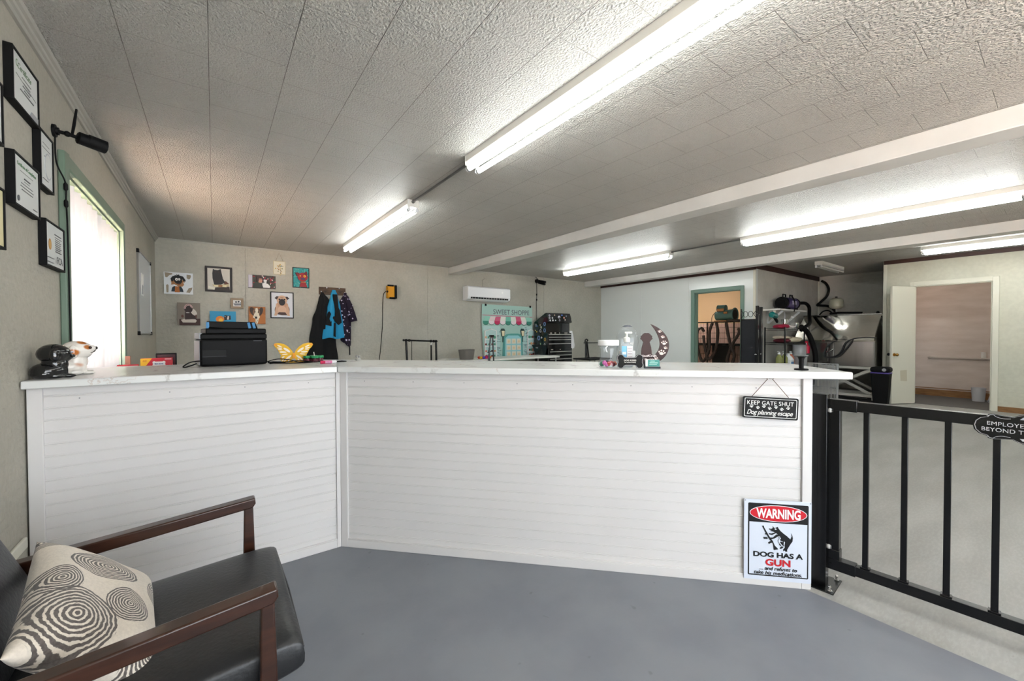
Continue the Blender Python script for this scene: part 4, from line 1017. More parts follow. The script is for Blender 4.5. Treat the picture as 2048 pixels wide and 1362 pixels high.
for i in range(11):
    x = -.785+.0715+i*.1425; mb = MB(); mb.M = Matrix.Translation((x, 0, 0)) @ Matrix.Rotation(R(-22), 4, 'Z')
    n_ = 6; vs = []
    for z in (WZ0+.012, WZ1-.013):
        for s_ in (0, .0012):
            for j in range(n_+1): u = j/n_*2-1; vs.append((u*.076, .006*(1-u*u)+s_, z))
    k = n_+1; fs = []
    for j in range(n_): fs += [(j, j+1, 2*k+j+1, 2*k+j), (k+j+1, k+j, 3*k+j, 3*k+j+1), (j+1, j, k+j, k+j+1), (2*k+j, 2*k+j+1, 3*k+j+1, 3*k+j)]
    fs += [(0, 2*k, 3*k, k), (k-1, 2*k-1, 4*k-1, 3*k-1)]
    mb.add(vs, fs, M_BLIND); mb.build('slat', t)
mb = MB()
pass

# ---------------------------------------------------------------- on the counters
ZT = ZS1
# puppy figurines: one fused body each
def puppy(label, loc, rz, mat_, s, alt):
    t = thing('dog_figurine', label, 'figurine', loc, rz)
    mb = MB(); k = s
    # local +x is where the muzzle points
    def b(c, r, M=None): mb.ball((c[0]*k, c[1]*k, c[2]*k), tuple(v*k for v in r), mat_, n=20)
    b((-.16,0,.24),(.40,.36,.26)); b((-.02,0,.42),(.30,.28,.32)); b((-.26,.0,.15),(.30,.36,.17))
    b((-.04+alt*.06,0,.76),(.38,.34,.31)); b((.17+alt*.05,0,.66+alt*.12),(.20,.19,.16)); b((.29+alt*.07,0,.67+alt*.16),(.11,.11,.09))
    b((.16,.12,.22),(.09,.08,.22)); b((.16,-.12,.22),(.09,.08,.22)); b((.26,.13,.06),(.17,.075,.06)); b((.26,-.13,.06),(.17,.075,.06))
    b((-.05,.22,.07),(.22,.09,.07)); b((-.05,-.22,.07),(.22,.09,.07))
    b((-.06,.33,.72),(.12,.07,.22)); b((-.06,-.33,.72),(.12,.07,.22))
    mb.build('body', t, remesh=.018*k)
    return t
M_PBLK = newmat('glossy_black_glaze', (14,14,16), .12, coat=.6)
def mat_pup():
    m = newmat('white_tan_glaze', (226,220,212), .2, coat=.5); nt, tc, (x, y, z) = coords(m)
    tot = None
    for cx, cy, cz, r in ((.040,-.034,.128,.020),(.02,-.02,.150,.022),(-.01,.05,.105,.03),(-.01,-.052,.105,.028),(.0,-.02,.045,.030),(-.045,.0,.10,.03),(.01,.03,.13,.024)):
        d = ((x-cx)*(x-cx)+(y-cy)*(y-cy)+(z-cz)*(z-cz)*2.2).sqrt(); f = 1-d.smooth(r*.6, r); tot = f if tot is None else tot.max(f)
    setcol(m, mixcol(m, tot, (226,220,212), (186,108,48))); return m
t = puppy('glossy black puppy figurine at the wall end of the countertop', (-.552, 2.575, ZT), 20, M_PBLK, .138, 0)
for s_ in (-1, 1): MB().ball((.044, s_*.026, .112), .0048, C(180,180,190, rough=.1)).build('eye', t)
MB().ball((.053, 0, .094), (.006,.010,.007), C(6,6,8, rough=.1)).build('nose', t)
t = puppy('white and tan puppy figurine beside the black one, muzzle raised', (-.525, 2.745, ZT), 12, mat_pup(), .148, 1)
for s_ in (-1, 1): MB().ball((.047, s_*.034, .126), (.006,.005,.007), C(46,28,22, rough=.1)).build('eye', t)
MB().ball((.068, 0, .123), (.006,.010,.008), C(16,12,12, rough=.1)).build('nose', t)
mb = MB(); mb.sweep(smooth_path([(.066,.009,.114),(.060,.018,.105),(.046,.026,.102)], 4), .0014, K_, n=6); mb.sweep(smooth_path([(.066,-.009,.114),(.060,-.018,.105),(.046,-.026,.102)], 4), .0014, K_, n=6); mb.build('mouth_line', t)
# printer
t = thing('printer', 'black all-in-one printer seen from behind on the left countertop', 'printer', (-.066, 2.905, ZT), 6)
w = .335
mb = MB(); mb.box(0, w, 0, .30, .004, .158, M_BLACK); mb.build('body', t, bevel=.012, seg=3)
MB().box(.003, w-.001, .003, .297, .1575, .190, M_BLACK).build('scanner_lid', t, bevel=.008, seg=3)
MB().box(.028, w-.003, .012, .285, .189, .222, M_BLACK).build('document_feeder', t, bevel=.008, seg=3)
mb = MB(); mb.bar((.17, .05, .2215), (.165, .10, .262), .25, .006, M_BLACK, upv=(0,0,1)); mb.build('feeder_tray', t)
mb = MB(); mb.box(.045, .27, .045, .055, .222, .262, M_BLACK); mb.build('paper_support', t, bevel=.003)
for x in (.034, .243, .268): 
    mb = MB(); mb.M = Matrix.Translation((x, .043, .222)) @ Matrix.Rotation(R(-12 if x > .2 else 0), 4, 'Y'); mb.box(0, .014, -.002, .012, 0, .036, C(52,120,168)); mb.build('blue_tab', t)
MB().box(-.0045, .0, .006, .29, .012, .150, C(140,142,146)).build('side_panel', t, bevel=.002)
MB().box(-.003, .012, .01, .285, .160, .196, C(140,142,146)).build('side_trim', t, bevel=.002)
mb = MB(); mb.box(.010, .125, -.002, .012, .060, .098, M_MATTE); mb.box(.010, .125, -.004, .0, .057, .061, C(70,70,74)); mb.build('rear_recess', t, bevel=.002)
mb = MB(); mb.box(.26, .305, -.0015, .002, .146, .149, C(90,90,94)); mb.build('vent', t)
mb = MB(); mb.sweep(smooth_path([(.008,-.004,.035),(-.02,-.02,.036),(-.05,-.03,.030),(-.075,-.03,.012),(-.07,-.02,.005),(-.04,0,.012),(-.015,.01,.022)], 6), .0035, M_BLACK, n=7); mb.build('power_cord', t)
# cable bundle
mb = MB(); rnd = random.Random(2)
def gp_(x, y): return (x, y, ZT+.0)
mb.sweep(smooth_path([(.262,3.0,ZT+.01),(.32,2.98,ZT+.028),(.39,2.97,ZT+.022),(.44,2.96,ZT+.006),(.50,2.94,ZT+.006),(.52,2.90,ZT+.005),(.46,2.86,ZT+.005),(.40,2.88,ZT+.005),(.31,2.93,ZT+.005),(.27,2.95,ZT+.008)], 6), .0028, M_BLACK, n=6)
mb.sweep(smooth_path([(.27,2.96,ZT+.012),(.30,2.95,ZT+.014),(.34,2.94,ZT+.010),(.37,2.92,ZT+.012),(.42,2.95,ZT+.014),(.47,2.97,ZT+.012),(.51,2.93,ZT+.006)], 6), .0028, M_BLACK, n=6)
mb.sweep(smooth_path([(.28,2.94,ZT+.006),(.31,2.96,ZT+.008),(.34,2.95,ZT+.008),(.36,2.93,ZT+.006)], 4), .006, M_BLACK, n=8)
solo(mb, 'cable', 'tangle of thin black cables lying beside the printer', 'cable')
# butterfly
t = thing('butterfly_cutout', 'yellow and orange wooden butterfly standing behind the cables', 'decoration', (.425, 3.03, ZT), -8)
yl, og, wt = C(222,172,20), C(232,150,24), C(238,226,206)
mb = MB()
wing = [(0,.050),(.010,.078),(.030,.104),(.055,.122),(.085,.130),(.108,.128),(.115,.118),(.108,.104),(.092,.085),(.082,.062),(.072,.048),(.078,.036),(.076,.016),(.062,.002),(.045,.001),(.030,.003),(.016,.012),(.004,.030)]
for s_ in (1, -1): mb.shape([(a*s_, b) for a, b in wing], yl, y=-.006, th=.008)
mb.build('wings', t, bevel=.001)
mb = MB(); mb.ly = .0062
for s_ in (1, -1):
    for cx, cz, rx, rz_, ro in ((.040,.083,.024,.0075,38),(.080,.108,.016,.004,-28+56),(.082,.096,.015,.0035,12),(.078,.086,.013,.003,4),(.062,.070,.020,.0055,4),(.052,.055,.017,.003,-6),(.030,.035,.020,.006,-38),(.045,.022,.016,.0045,-48),(.062,.036,.010,.005,-30),(.064,.016,.008,.004,-40),(.028,.016,.011,.004,-60)):
        mb.ell(cx*s_, cz, rx, rz_, wt, ro*s_, n=14)
    mb.ell(.104*s_, .119, .009, .006, og, 30*s_, n=12)
mb.ell(0, .045, .008, .020, og); mb.build('painted_marks', t, smooth=False)
MB().box(-.03, .03, -.004, .03, 0, .005, yl).build('foot', t)
# green lidded jars
jars = None; JP = [(.498,2.985),(.538,2.955),(.575,2.985),(.545,3.03)]
for i, (x, y) in enumerate(JP):
    if i == 0:
        t = thing('jar', 'small dark jar with green lid, nearest the butterfly', 'jar', (x, y, ZT), 0, 'green lidded jars at the counter bend')
        mb = MB(); mb.lathe([(.0,0),(.020,0),(.0215,.004),(.0215,.026),(.0205,.029)], C(34,26,28, rough=.2)); mb.build('body', t)
        mb = MB(); mb.lathe([(.0225,.028),(.0235,.030),(.0235,.041),(.0215,.043),(0,.043)], C(36,140,84)); mb.build('lid', t)
        mb = MB(); mb.lathe([(.0217,.006),(.0219,.007),(.0219,.022),(.0217,.023)], C(90,30,44)); mb.build('label_band', t); jars = t
    else:
        c = copy_tree(jars); c.location = (x, y, ZT)
        c['label'] = ['', 'small dark jar with green lid, front one of the cluster by the pink marker', 'small dark jar with green lid, rightmost of the cluster', 'small dark jar with green lid, rearmost of the cluster'][i]
mb = MB(); mb.cyl((.538,2.965,ZT+.043),(.535,2.968,ZT+.068),.0022,M_WHITEE,n=8); mb.lathe([(.0,0),(.006,.001),(.0,.004)], M_WHITEE, c=(.538,2.965,ZT+.0432), n=10); solo(mb, 'toothpick', 'thin pale stick standing on the green lidded jars', 'stick')
t = thing('marker', 'pink capped glue marker lying at the counter bend', 'marker', (.536, 2.765, ZT+.0098), -3)
mb = MB(); mb.cyl((0,0,0),(.026,0,0),.0095,C(206,28,84),n=16); mb.build('cap', t)
mb = MB(); mb.cyl((.026,0,0),(.066,0,0),.0092,C(226,120,170),n=16); mb.build('barrel', t)
mb = MB(); mb.cyl((.066,0,0),(.092,0,0),.0098,C(232,230,232),n=16); mb.build('end', t)
mb = MB(); mb.M = Matrix.Translation((.042,0,0)); mb.text('GLUE', 0, 0, .030, .007, C(226,226,236), y=-.0094); mb.build('lettering', t, smooth=False)
t = thing('knife', 'small black-handled tool lying past the marker', 'tool', (.66, 2.88, ZT+.004), -12)
mb = MB(); mb.sweep([(0,0,0),(.03,0,0),(.06,0,0)], [.004,.006,.002], M_BLACK, n=10); mb.build('handle', t)
mb = MB(); mb.box(-.05,0,-.004,.004,-.001,.0015,M_WHITEE); mb.build('blade', t)

# right counter: jar, fishbowl, bottle, signs
def cp(x, y): return (x, y, ZT)
t = thing('candy_jar', 'clear plastic jar with white screw lid and coloured pom-poms at the bottom', 'jar', (1.737, 1.479, ZT))
mb = MB(); mb.lathe([(0,.001),(.050,.001),(.055,.008),(.055,.028),(.049,.034),(.046,.045),(.046,.105),(.052,.113),(.053,.118),(.050,.122)], M_PLASTIC, n=40); mb.build('body', t)
mb = MB(); mb.lathe([(.0545,.119),(.056,.121),(.056,.146),(.053,.149),(0,.149)], M_WHITE, n=48); mb.build('lid', t, bevel=.001)
mb = MB(); mb.sweep(smooth_path([(-.043,-.03,.116),(-.060,-.035,.110),(-.062,-.036,.100),(-.052,-.032,.090),(-.044,-.028,.086)], 5), .003, C(226,230,232), n=8); mb.build('handle', t)
rnd = random.Random(11)
pc = [(36,128,96),(36,128,96),(206,96,170),(206,96,170),(190,40,48),(176,30,44),(120,40,60),(214,120,100),(60,60,70),(196,60,60)]
for i, c in enumerate(pc):
    a = -3.7+i*.33 if i < 8 else rnd.uniform(0, 6); r = .037 if i < 8 else .01
    x, y, z = 1.737+r*math.cos(a), 1.479+r*math.sin(a), ZT+.018+.004*(i % 3)
    mb = MB(); mb.ball((0,0,0), .0125, C(*c, rough=.9), n=14)
    solo(mb, 'pompom', '%s pom-pom in the bottom of the clear jar' % {36:'green',206:'pink',190:'red',176:'crimson',120:'maroon',214:'salmon',60:'dark grey',196:'bright red'}[c[0]], 'pom-pom', (x, y, z), group='pom-poms in the clear jar')
t = thing('fishbowl', 'round clear glass bowl standing behind the pump bottle', 'bowl', (1.922, 1.498, ZT))
pr = [(0,.002),(.035,.002),(.045,.01),(.050,.04),(.056,.09),(.063,.135),(.060,.170),(.050,.200),(.034,.220),(.016,.229),(0,.231)]
mb = MB(); mb.lathe(pr, M_PLASTIC, n=44); mb.build('bowl', t)
mb = MB(); mb.lathe([(.030,.2232),(.018,.2305),(.0,.2335)], C(96,100,112, rough=.2), n=30); mb.build('cap', t)
mb = MB(); mb.lathe([(0,.006),(.034,.006),(.044,.05),(.046,.085),(.030,.092),(0,.092)], C(212,210,208, rough=.9), n=24); mb.build('cotton_filling', t)
t = thing('pump_bottle', 'clear sanitizer pump bottle with blue label in front of the glass bowl', 'bottle', (1.833, 1.432, ZT), -42)
mb = MB(); mb.lathe([(0,.001),(.030,.001),(.033,.006),(.033,.110),(.028,.122),(.013,.130),(.013,.138),(0,.138)], mat_thin('clear_bottle', (.88,.93,.95), .08, .35), n=28, sy=.72); mb.build('body', t)
mb = MB(); mb.lathe([(.016,.136),(.018,.138),(.018,.160),(.012,.164),(.006,.166),(.006,.184),(0,.184)], C(226,226,218), n=20); mb.box(-.010,.028,-.006,.006,.184,.194,C(226,226,218)); mb.build('pump', t, bevel=.002)
mb = MB(); mb.M = Matrix.Translation((0,-.0245,0)); mb.ly = 0
mb.rect(-.030, -.004, .03, .115, C(120,184,220)); mb.rect(-.002, .028, .02, .115, C(222,222,222)); 
for i in range(6): mb.rect(.002, .024, .03+i*.014, .033+i*.014, C(170,150,156))
mb.rect(-.027, -.008, .070, .084, C(220,236,244)); mb.rect(-.027, -.008, .05, .054, C(220,236,244)); mb.build('label', t, smooth=False)
t = thing('bone_sign', 'black bone-shaped sign lettered DOG KISSES FIX EVERYTHING on the counter', 'sign', (1.764, 1.357, ZT+.0375), RZ+3)
def bone(k=0.):
    P = []
    for cx, cz, a0, a1 in ((.048,.018,-40,165),(-.048,.018,15,220),(-.048,-.018,140,345),(.048,-.018,-165,40)):
        P += [(cx+(.0195+k)*math.cos(R(a0+(a1-a0)*i/10)), cz+(.0195+k)*math.sin(R(a0+(a1-a0)*i/10))) for i in range(11)]
        if cx > 0 and cz > 0: P += [(.022,.0215+k),(-.022,.0215+k)]
        if cx < 0 and cz < 0: P += [(-.022,-.0215-k),(.022,-.0215-k)]
    return P
MB().shape(bone(), M_SBLK, y=-.006, th=.012).build('board', t)
mb = MB(); a_, b_ = bone(-.0012), bone(-.0028)
for i in range(len(a_)): j = (i+1) % len(a_); mb.shape([a_[i], a_[j], b_[j], b_[i]], C(190,190,192), y=-.0065, th=.001)
mb.build('border_line', t, smooth=False)
mb = MB(); mb.text('DOG KISSES', 0, .0055, .062, .0085, M_SWHT, y=-.0062, bold=.015); mb.text('FIX EVERYTHING', 0, -.0055, .058, .0052, M_SWHT, y=-.0062, bold=.01); mb.build('lettering', t, smooth=False)
t = thing('card_holder', 'small dark holder of teal business cards beside the bone sign', 'card holder', (1.858, 1.285, ZT), RZ)
mb = MB(); mb.box(-.042,.038,-.012,.022,0,.010,C(50,56,62)); mb.box(-.042,.038,.016,.022,.010,.034,C(50,56,62)); mb.build('holder', t, bevel=.001)
mb = MB()
for k in range(6): mb.box(-.036,.034,-.006+k*.003,-.0045+k*.003,.010,.046,C(228,228,226))
mb.box(-.024,.034,-.0075,-.006,.011,.046,C(60,136,130)); mb.box(-.016,.026,-.0078,-.0075,.028,.031,C(180,214,210)); mb.box(-.018,.02,-.0078,-.0075,.020,.022,C(180,214,210)); mb.box(-.012,.010,-.0078,-.0075,.038,.040,C(180,214,210)); mb.build('business_cards', t)
t = thing('moon_sign', 'brown crescent moon sign with white paw prints and a sitting dog silhouette', 'sign', (2.088, 1.472, ZT), RZ+8)
BR = C(52,30,30, rough=.6)
mb = MB(); SX = Matrix.Scale(1.25, 4, (1,0,0)); mb.M = SX
def moonpt(cx, cz, r, a): return (cx+r*math.cos(R(a)), cz+r*math.sin(R(a)))
P = [moonpt(-.022, .118, .118, a) for a in range(58, -74, -6)]
Q = [moonpt(-.065, .135, .108, a) for a in range(-62, 58, 6)]
tip = (.008, .240)
outer = [(.008,.240),(.030,.228),(.055,.208),(.077,.180),(.091,.148),(.096,.115),(.092,.080),(.078,.048),(.056,.022),(.030,.006),(.0,.0),(-.06,.0),(-.10,.0),(-.102,.02)]
inner = [(-.08,.034),(-.02,.036),(.012,.042),(.032,.060),(.046,.085),(.052,.115),(.050,.145),(.042,.175),(.028,.208)]
oo = [(p.x, p.z) for p in smooth_path([(a, 0, b) for a, b in outer[:10]], 4)]+outer[10:]; ii = [(p.x, p.z) for p in smooth_path([(a, 0, b) for a, b in inner[3:]+[outer[0]]], 4)][:-1]
mb.shape(oo+inner[:3]+ii, BR, y=-.003, th=.006)
hd = [(0,.186),(.008,.187),(.016,.182),(.021,.174),(.027,.168),(.026,.160),(.029,.152),(.023,.146),(.018,.138),(.015,.132),(.018,.118),(.022,.100),(.024,.080),(.025,.060),(.033,.056),(.040,.046),(.040,.030)]
dog = [(-.010+a, b) for a, b in hd]+[(-.010-a, b) for a, b in hd[:0:-1]]
mb.shape(dog, BR, y=-.003, th=.006); mb.build('board', t)
mb = MB(); mb.M = SX
for x, z, r, ro in ((.052,.196,.011,-10),(.066,.163,.011,-15),(.073,.128,.017,0),(.079,.098,.011,-25),(.062,.070,.021,-15),(.035,.036,.012,-30),(.018,.028,.009,-30),(-.006,.017,.010,0)): paw(mb, x, z, r, C(226,206,198), ro, y=-.0036)
mb.text('WoofCraft', -.004, .051, .082, .013, C(232,222,220), y=-.0034, bold=.02); mb.text('Parlor', .004, .030, .046, .011, C(232,222,220), y=-.0034, bold=.02)
mb.build('lettering', t, smooth=False)
MB().box(-.09, .03, -.02, .02, 0, .004, BR).build('foot', t)
# black stand at the end of the counter
t = thing('display_stand', 'small black stand with round base at the right end of the countertop', 'stand', (2.345, .775, ZT))
mb = MB(); mb.lathe([(0,0),(.030,0),(.030,.006),(.027,.008),(0,.008)], M_BLACK); mb.build('base', t)
mb = MB(); mb.lathe([(.010,.008),(.0105,.05),(.014,.062),(.024,.068)], M_BLACK); mb.build('stem', t)
mb = MB(); mb.box(-.028,.028,-.022,.022,.068,.074,C(70,72,74)); mb.build('top_plate', t, bevel=.002)

# ---------------------------------------------------------------- staff side, left: shelf with treats
t = thing('work_desk', 'low cabinet against the left wall behind the left counter', 'cabinet', (-.30, 3.60, 0))
MB().box(-.31, .36, -.27, .25, .86, .885, M_WHITEE).build('top', t); MB().box(-.30, .35, -.25, .24, 0, .86, M_WHITEE).build('body', t)
ZD = .885
t = thing('treat_box', 'red dog biscuit box with yellow corner and white bone logo behind the left counter', 'box', (-.302, 3.45, ZD))
RED = C(196,24,44, rough=.4)
MB().box(-.075, .078, 0, .07, 0, .217, RED).build('carton', t, bevel=.001)
mb = MB(); mb.M = Matrix.Translation((0,0,.19)); 
mb.shape([(-.075,.027),(-.020,.027),(-.034,.005),(-.050,-.02),(-.075,-.03)], C(232,180,40), y=-.0006, th=.0006); mb.text('60', -.055, .012, .018, .010, C(196,90,30), y=-.0007)
P = []
for cx, cz, a0, a1 in ((.038,.001,-40,140),(-.010,.001,40,220),(-.010,-.018,140,320),(.038,-.018,-140,40)):
    P += [(cx+.008*math.cos(R(a0+(a1-a0)*i/6)), cz+.008*math.sin(R(a0+(a1-a0)*i/6))) for i in range(7)]
mb.shape(P, W_, y=-.0007, th=.0007); mb.text('MILK-BONE', .014, -.0085, .042, .009, C(40,60,130), y=-.0009, bold=.02)
mb.box(.042,.075,-.0006,0,.018,.024,C(236,190,190)); mb.build('printed_face', t, smooth=False)
t = thing('picture_tablet', 'black framed tablet leaning behind the red biscuit box', 'tablet', (-.262, 3.56, ZD))
MB().box(-.052, .056, 0, .012, 0, .245, M_BLACK).build('frame', t, bevel=.004)
mb = MB(); mb.box(-.044, .048, -.001, 0, .01, .236, C(70,40,46, rough=.1)); mb.build('screen', t)
mb = MB(); mb.box(-.012,.012,-.012,.012,0,.235,C(150,104,84)); solo(mb, 'wood_block', 'narrow reddish wooden block standing left of the biscuit box', 'block', (-.437, 3.47, ZD))
mb = MB(); mb.box(-.05,.045,-.02,.02,0,.185,C(190,40,52)); mb.box(-.05,.045,-.0205,-.02,.165,.178,W_); solo(mb, 'leaflet_box', 'low red and white carton left of the biscuit box', 'box', (-.425, 3.43-.03, ZD))

# ---------------------------------------------------------------- back of the room
def table(name, label, x0, x1, y0, y1, z, m, th=.03):
    t = thing(name, label, 'table', ((x0+x1)/2, (y0+y1)/2, 0)); a, b = (x1-x0)/2, (y1-y0)/2
    MB().box(-a, a, -b, b, z-th, z, m).build('tabletop', t, bevel=.006)
    for sx in (-1, 1):
        for sy in (-1, 1): MB().cyl((sx*(a-.06), sy*(b-.06), 0), (sx*(a-.06), sy*(b-.06), z-th), .016, M_GALV, n=10).build('leg', t)
    return t
table('folding_table', 'white folding table in front of the shopfront banner', 3.35, 5.82, 6.25, 6.95, .79, M_WHITEE)
gt = table('grooming_table', 'black grooming table with an overhead arm bar below the wall charger cord', 2.30, 2.98, 5.75, 6.25, .78, M_MATTE)
mb = MB(); mb.cyl((-.245,0,.78),(-.262,0,1.165),.017,M_BLACKM); mb.cyl((.245,0,.78),(.240,0,1.14),.017,M_BLACKM); mb.build('upright', gt)
mb = MB(); mb.cyl((-.30,0,1.162),(.262,0,1.137),.013,M_BLACKM); mb.ball((-.30,0,1.162),.018,M_BLACKM)
for x in (-.26,-.21,.15,.20,.24): mb.cyl((x-.012,0,1.16-.0445*(x+.26)),(x+.012,0,1.16-.0445*(x+.26)),.021,M_BLACKM)
mb.build('crossbar', gt)
mb = MB(); mb.cyl((-.17,0,1.15),(-.172,0,.80),.005,M_BLACKM,n=8); mb.cyl((.155,0,1.14),(.155,0,1.08),.006,M_CHROME,n=8); mb.cyl((.155,0,1.08),(.155,0,.80),.013,M_BLACKM,n=10); mb.build('leash_loop', gt)
gt = table('grooming_table', 'black grooming table with a folded arm right of the tool chest', 6.35, 7.05, 5.9, 6.4, .72, M_MATTE)
mb = MB(); mb.cyl((-.215,.0,.72),(-.215,0,1.09),.016,M_BLACKM); mb.cyl((-.115,0,.72),(-.18,0,1.09),.016,M_BLACKM); mb.cyl((-.165,0,.72),(-.20,.01,1.07),.012,M_BLACKM); mb.sweep(smooth_path([(-.235,0,1.07),(-.22,0,1.12),(-.18,0,1.13),(-.15,0,1.10)], 4), .016, M_BLACKM, n=10); mb.build('upright', gt)
mb = MB(); mb.cyl((-.26,0,1.055),(.20,0,1.05),.010,M_BLACKM,n=12); mb.ball((-.26,0,1.055),.014,M_BLACKM); mb.build('crossbar', gt)
t = thing('waste_bin', 'grey cylindrical bin standing on the folding table', 'bin', (3.73, 6.5, .79))
mb = MB(); mb.lathe([(0,0),(.125,0),(.150,.172),(.154,.176),(.150,.178),(.144,.17),(.118,.01),(0,.01)], C(112,108,102), n=36); mb.build('body', t)
rnd = random.Random(6)
for i in range(9):
    c = [(226,60,50),(236,190,40),(206,40,150),(60,60,190),(236,110,40),(226,50,110),(120,50,150),(240,80,60),(236,150,50)][i]
    nm = ['red','yellow','magenta','blue','orange','pink','violet','coral','amber'][i]
    mb = MB(); mb.ball((0,0,0), .026, C(*c), n=12)
    for k in range(8): a = k*.785; mb.ball((.022*math.cos(a),.022*math.sin(a),.006*(k % 2)), .010, C(*c), n=6)
    solo(mb, 'rubber_toy', '%s knobbly rubber toy in the bright pile beside the grey bin' % nm, 'toy', (3.95+i*.030-(.02 if i % 2 else 0), 6.42-(i % 2)*.05, .79+.026), group='bright rubber toys beside the grey bin')
t = thing('easel', 'black metal A-frame easel in front of the shopfront banner', 'easel', (4.01, 6.12, 0))
for a, b in (((-.13,0,0),(.0,0,1.22)), ((.10,0,0),(.04,0,1.22)), ((.0,.0,.0),(-.03,0,1.0))): mb = MB(); mb.cyl(a, b, .013, M_BLACKM, n=8); mb.build('leg', t)
mb = MB(); mb.box(-.02,.06,-.018,.018,1.20,1.235,M_BLACKM); mb.cyl((.04,0,1.12),(.085,0,1.12),.012,M_BLACKM,n=8); mb.build('head', t)
mb = MB(); mb.cyl((-.07,0,.92),(.06,0,.96),.008,M_BLACKM,n=8); mb.build('brace', t)

# tool chest with stickers
t = thing('tool_chest', 'tall black rolling tool chest covered in round stickers against the back wall', 'tool chest', (5.865, 6.687, 0))
D_ = .46; w = .72; GB = newmat('gloss_black_enamel', (16,16,18), .16, coat=.4)
MB().box(.02, w+.02, 0, D_, .10, .93, GB).build('lower_cabinet', t, bevel=.006)
for x in (.08, w-.04):
    for y in (.05, D_-.05): mb = MB(); mb.cyl((x-.015,y,.05),(x+.015,y,.05),.05,M_MATTE); mb.build('caster', t)
mb = MB(); sd = [(0,.93),(D_,.93),(D_,1.52),(.10,1.70),(.05,1.715),(0,1.60),(0,1.50),(.06,1.49),(.06,1.28),(0,1.27)]
mb.add([(x, y, z) for x in (0, w) for y, z in sd], [tuple(range(10)), tuple(range(19, 9, -1))]+[(i,(i+1)%10,10+(i+1)%10,10+i) for i in range(10)], GB); mb.build('top_chest', t, bevel=.004)
mb = MB(); mb.add([(.0,-.02,1.51),(w,-.02,1.51),(w-.05,.0,1.705),(.0,.0,1.705),(.0,.02,1.51),(w,.02,1.51),(w-.05,.04,1.705),(.0,.04,1.705)], [(0,1,2,3),(7,6,5,4),(0,4,5,1),(1,5,6,2),(2,6,7,3),(3,7,4,0)], GB); mb.build('lid_panel', t, bevel=.003)
SIL = C(196,194,188, rough=.3, metal=.6)
for z in (1.225, 1.165, 1.11, 1.02):
    dw = MB().box(.03, w-.03, -.008, .0, z-.024, z+.022, GB).build('drawer', t, bevel=.002); MB().box(.03, w-.03, -.022, -.008, z+.004, z+.020, SIL).build('drawer_pull', dw, bevel=.003)
for z in (.845, .765, .68, .59, .45, .30):
    dw = MB().box(.06, w-.01, -.008, .0, z-.03, z+.022, GB).build('drawer', t, bevel=.002); MB().box(.06, w-.01, -.022, -.008, z+.004, z+.020, SIL).build('drawer_pull', dw, bevel=.003)
rnd = random.Random(21)
stk = [(.40,1.45,.030,(206,206,214)),(.36,1.43,.02,(70,110,190)),(.25,1.45,.018,(226,206,180)),(.22,1.40,.026,(232,226,206)),(.10,1.47,.042,(120,150,200)),(.10,1.33,.042,(110,140,190)),(.37,1.30,.016,(226,190,60)),(.24,1.32,.034,(200,196,206)),(.30,1.16,.050,(130,160,214)),(.20,1.17,.020,(220,220,226)),(.09,1.13,.036,(206,160,60)),(.24,1.03,.020,(170,196,150)),(.10,1.02,.026,(206,206,206)),(.42,1.33,.014,(226,206,120))]
for i, (yy, z, r, c) in enumerate(stk):
    mb = MB(); mb.M = Matrix.Rotation(R(-90), 4, 'Z'); m_ = C(*c, rough=.3)
    mb.ell(-yy, z, r, r*1.05, m_, y=-.0012 if True else 0, th=.0012); 
    if r > .02: mb.ell(-yy, z, r*.62, r*.65, C(*[int(v*.45) for v in c]), y=-.0016, th=.001, n=16)
    mb.build('sticker', t, smooth=False)
for i, (x, z, r, c) in enumerate(((.05,1.655,.022,(190,190,206)),(.05,1.60,.022,(206,206,210)),(.13,1.60,.018,(196,196,200)),(.06,1.545,.02,(206,206,210)),(.14,1.548,.02,(206,206,206)),(.22,1.55,.014,(190,190,196)),(.20,1.665,.016,(176,150,130)),(.33,1.62,.034,(206,206,214)),(.34,1.55,.024,(180,180,190)),(.42,1.67,.016,(60,100,190)),(.48,1.61,.02,(214,150,130)),(.51,1.565,.016,(232,220,210)),(.55,1.65,.018,(120,130,140)))):
    mb = MB(); yy_ = -.022+(z-1.51)/.195*.02; mb.ell(x, z, r, r, C(*c, rough=.3), y=yy_, th=.003, n=14)
    if r > .02: mb.ell(x, z, r*.5, r*.5, C(40,44,60), y=yy_-.0008, th=.001, n=12)
    mb.build('sticker', t, smooth=False)
for x, ww in ((.07,.05),(.20,.04),(.34,.02),(.50,.09)): MB().box(x, x+ww, -.004, .0, 1.262, 1.278, C(196,190,176)).build('sticker', t)
for x, ww in ((.10,.05),(.36,.015)): MB().box(x, x+ww, -.012, -.0, .896, .912, C(196,190,176)).build('sticker', t)
t = thing('waste_bin', 'dark translucent tapered bin hung on the left side of the tool chest', 'bin', (5.80, 6.86, .79))
mb = MB(); mb.prism([(-.02,-.13),(.04,-.13),(.04,.13),(-.02,.13)], 0, .01, C(18,30,34, rough=.15))
v = [(-.02,-.12,0),(.055,-.12,0),(.055,.12,0),(-.02,.12,0),(-.10,-.17,.21),(.055,-.17,.21),(.055,.17,.21),(-.10,.17,.21)]
mb.add(v, [(3,2,1,0),(4,5,6,7),(0,1,5,4),(1,2,6,5),(2,3,7,6),(3,0,4,7)], C(18,30,34, rough=.15)); mb.build('body', t, bevel=.008)
mb = MB(); mb.box(-.104,.058,-.174,.174,.205,.218,M_BLACK); mb.box(-.109,-.104,-.05,.03,.150,.165,C(206,206,206)); mb.build('rim', t, bevel=.003)
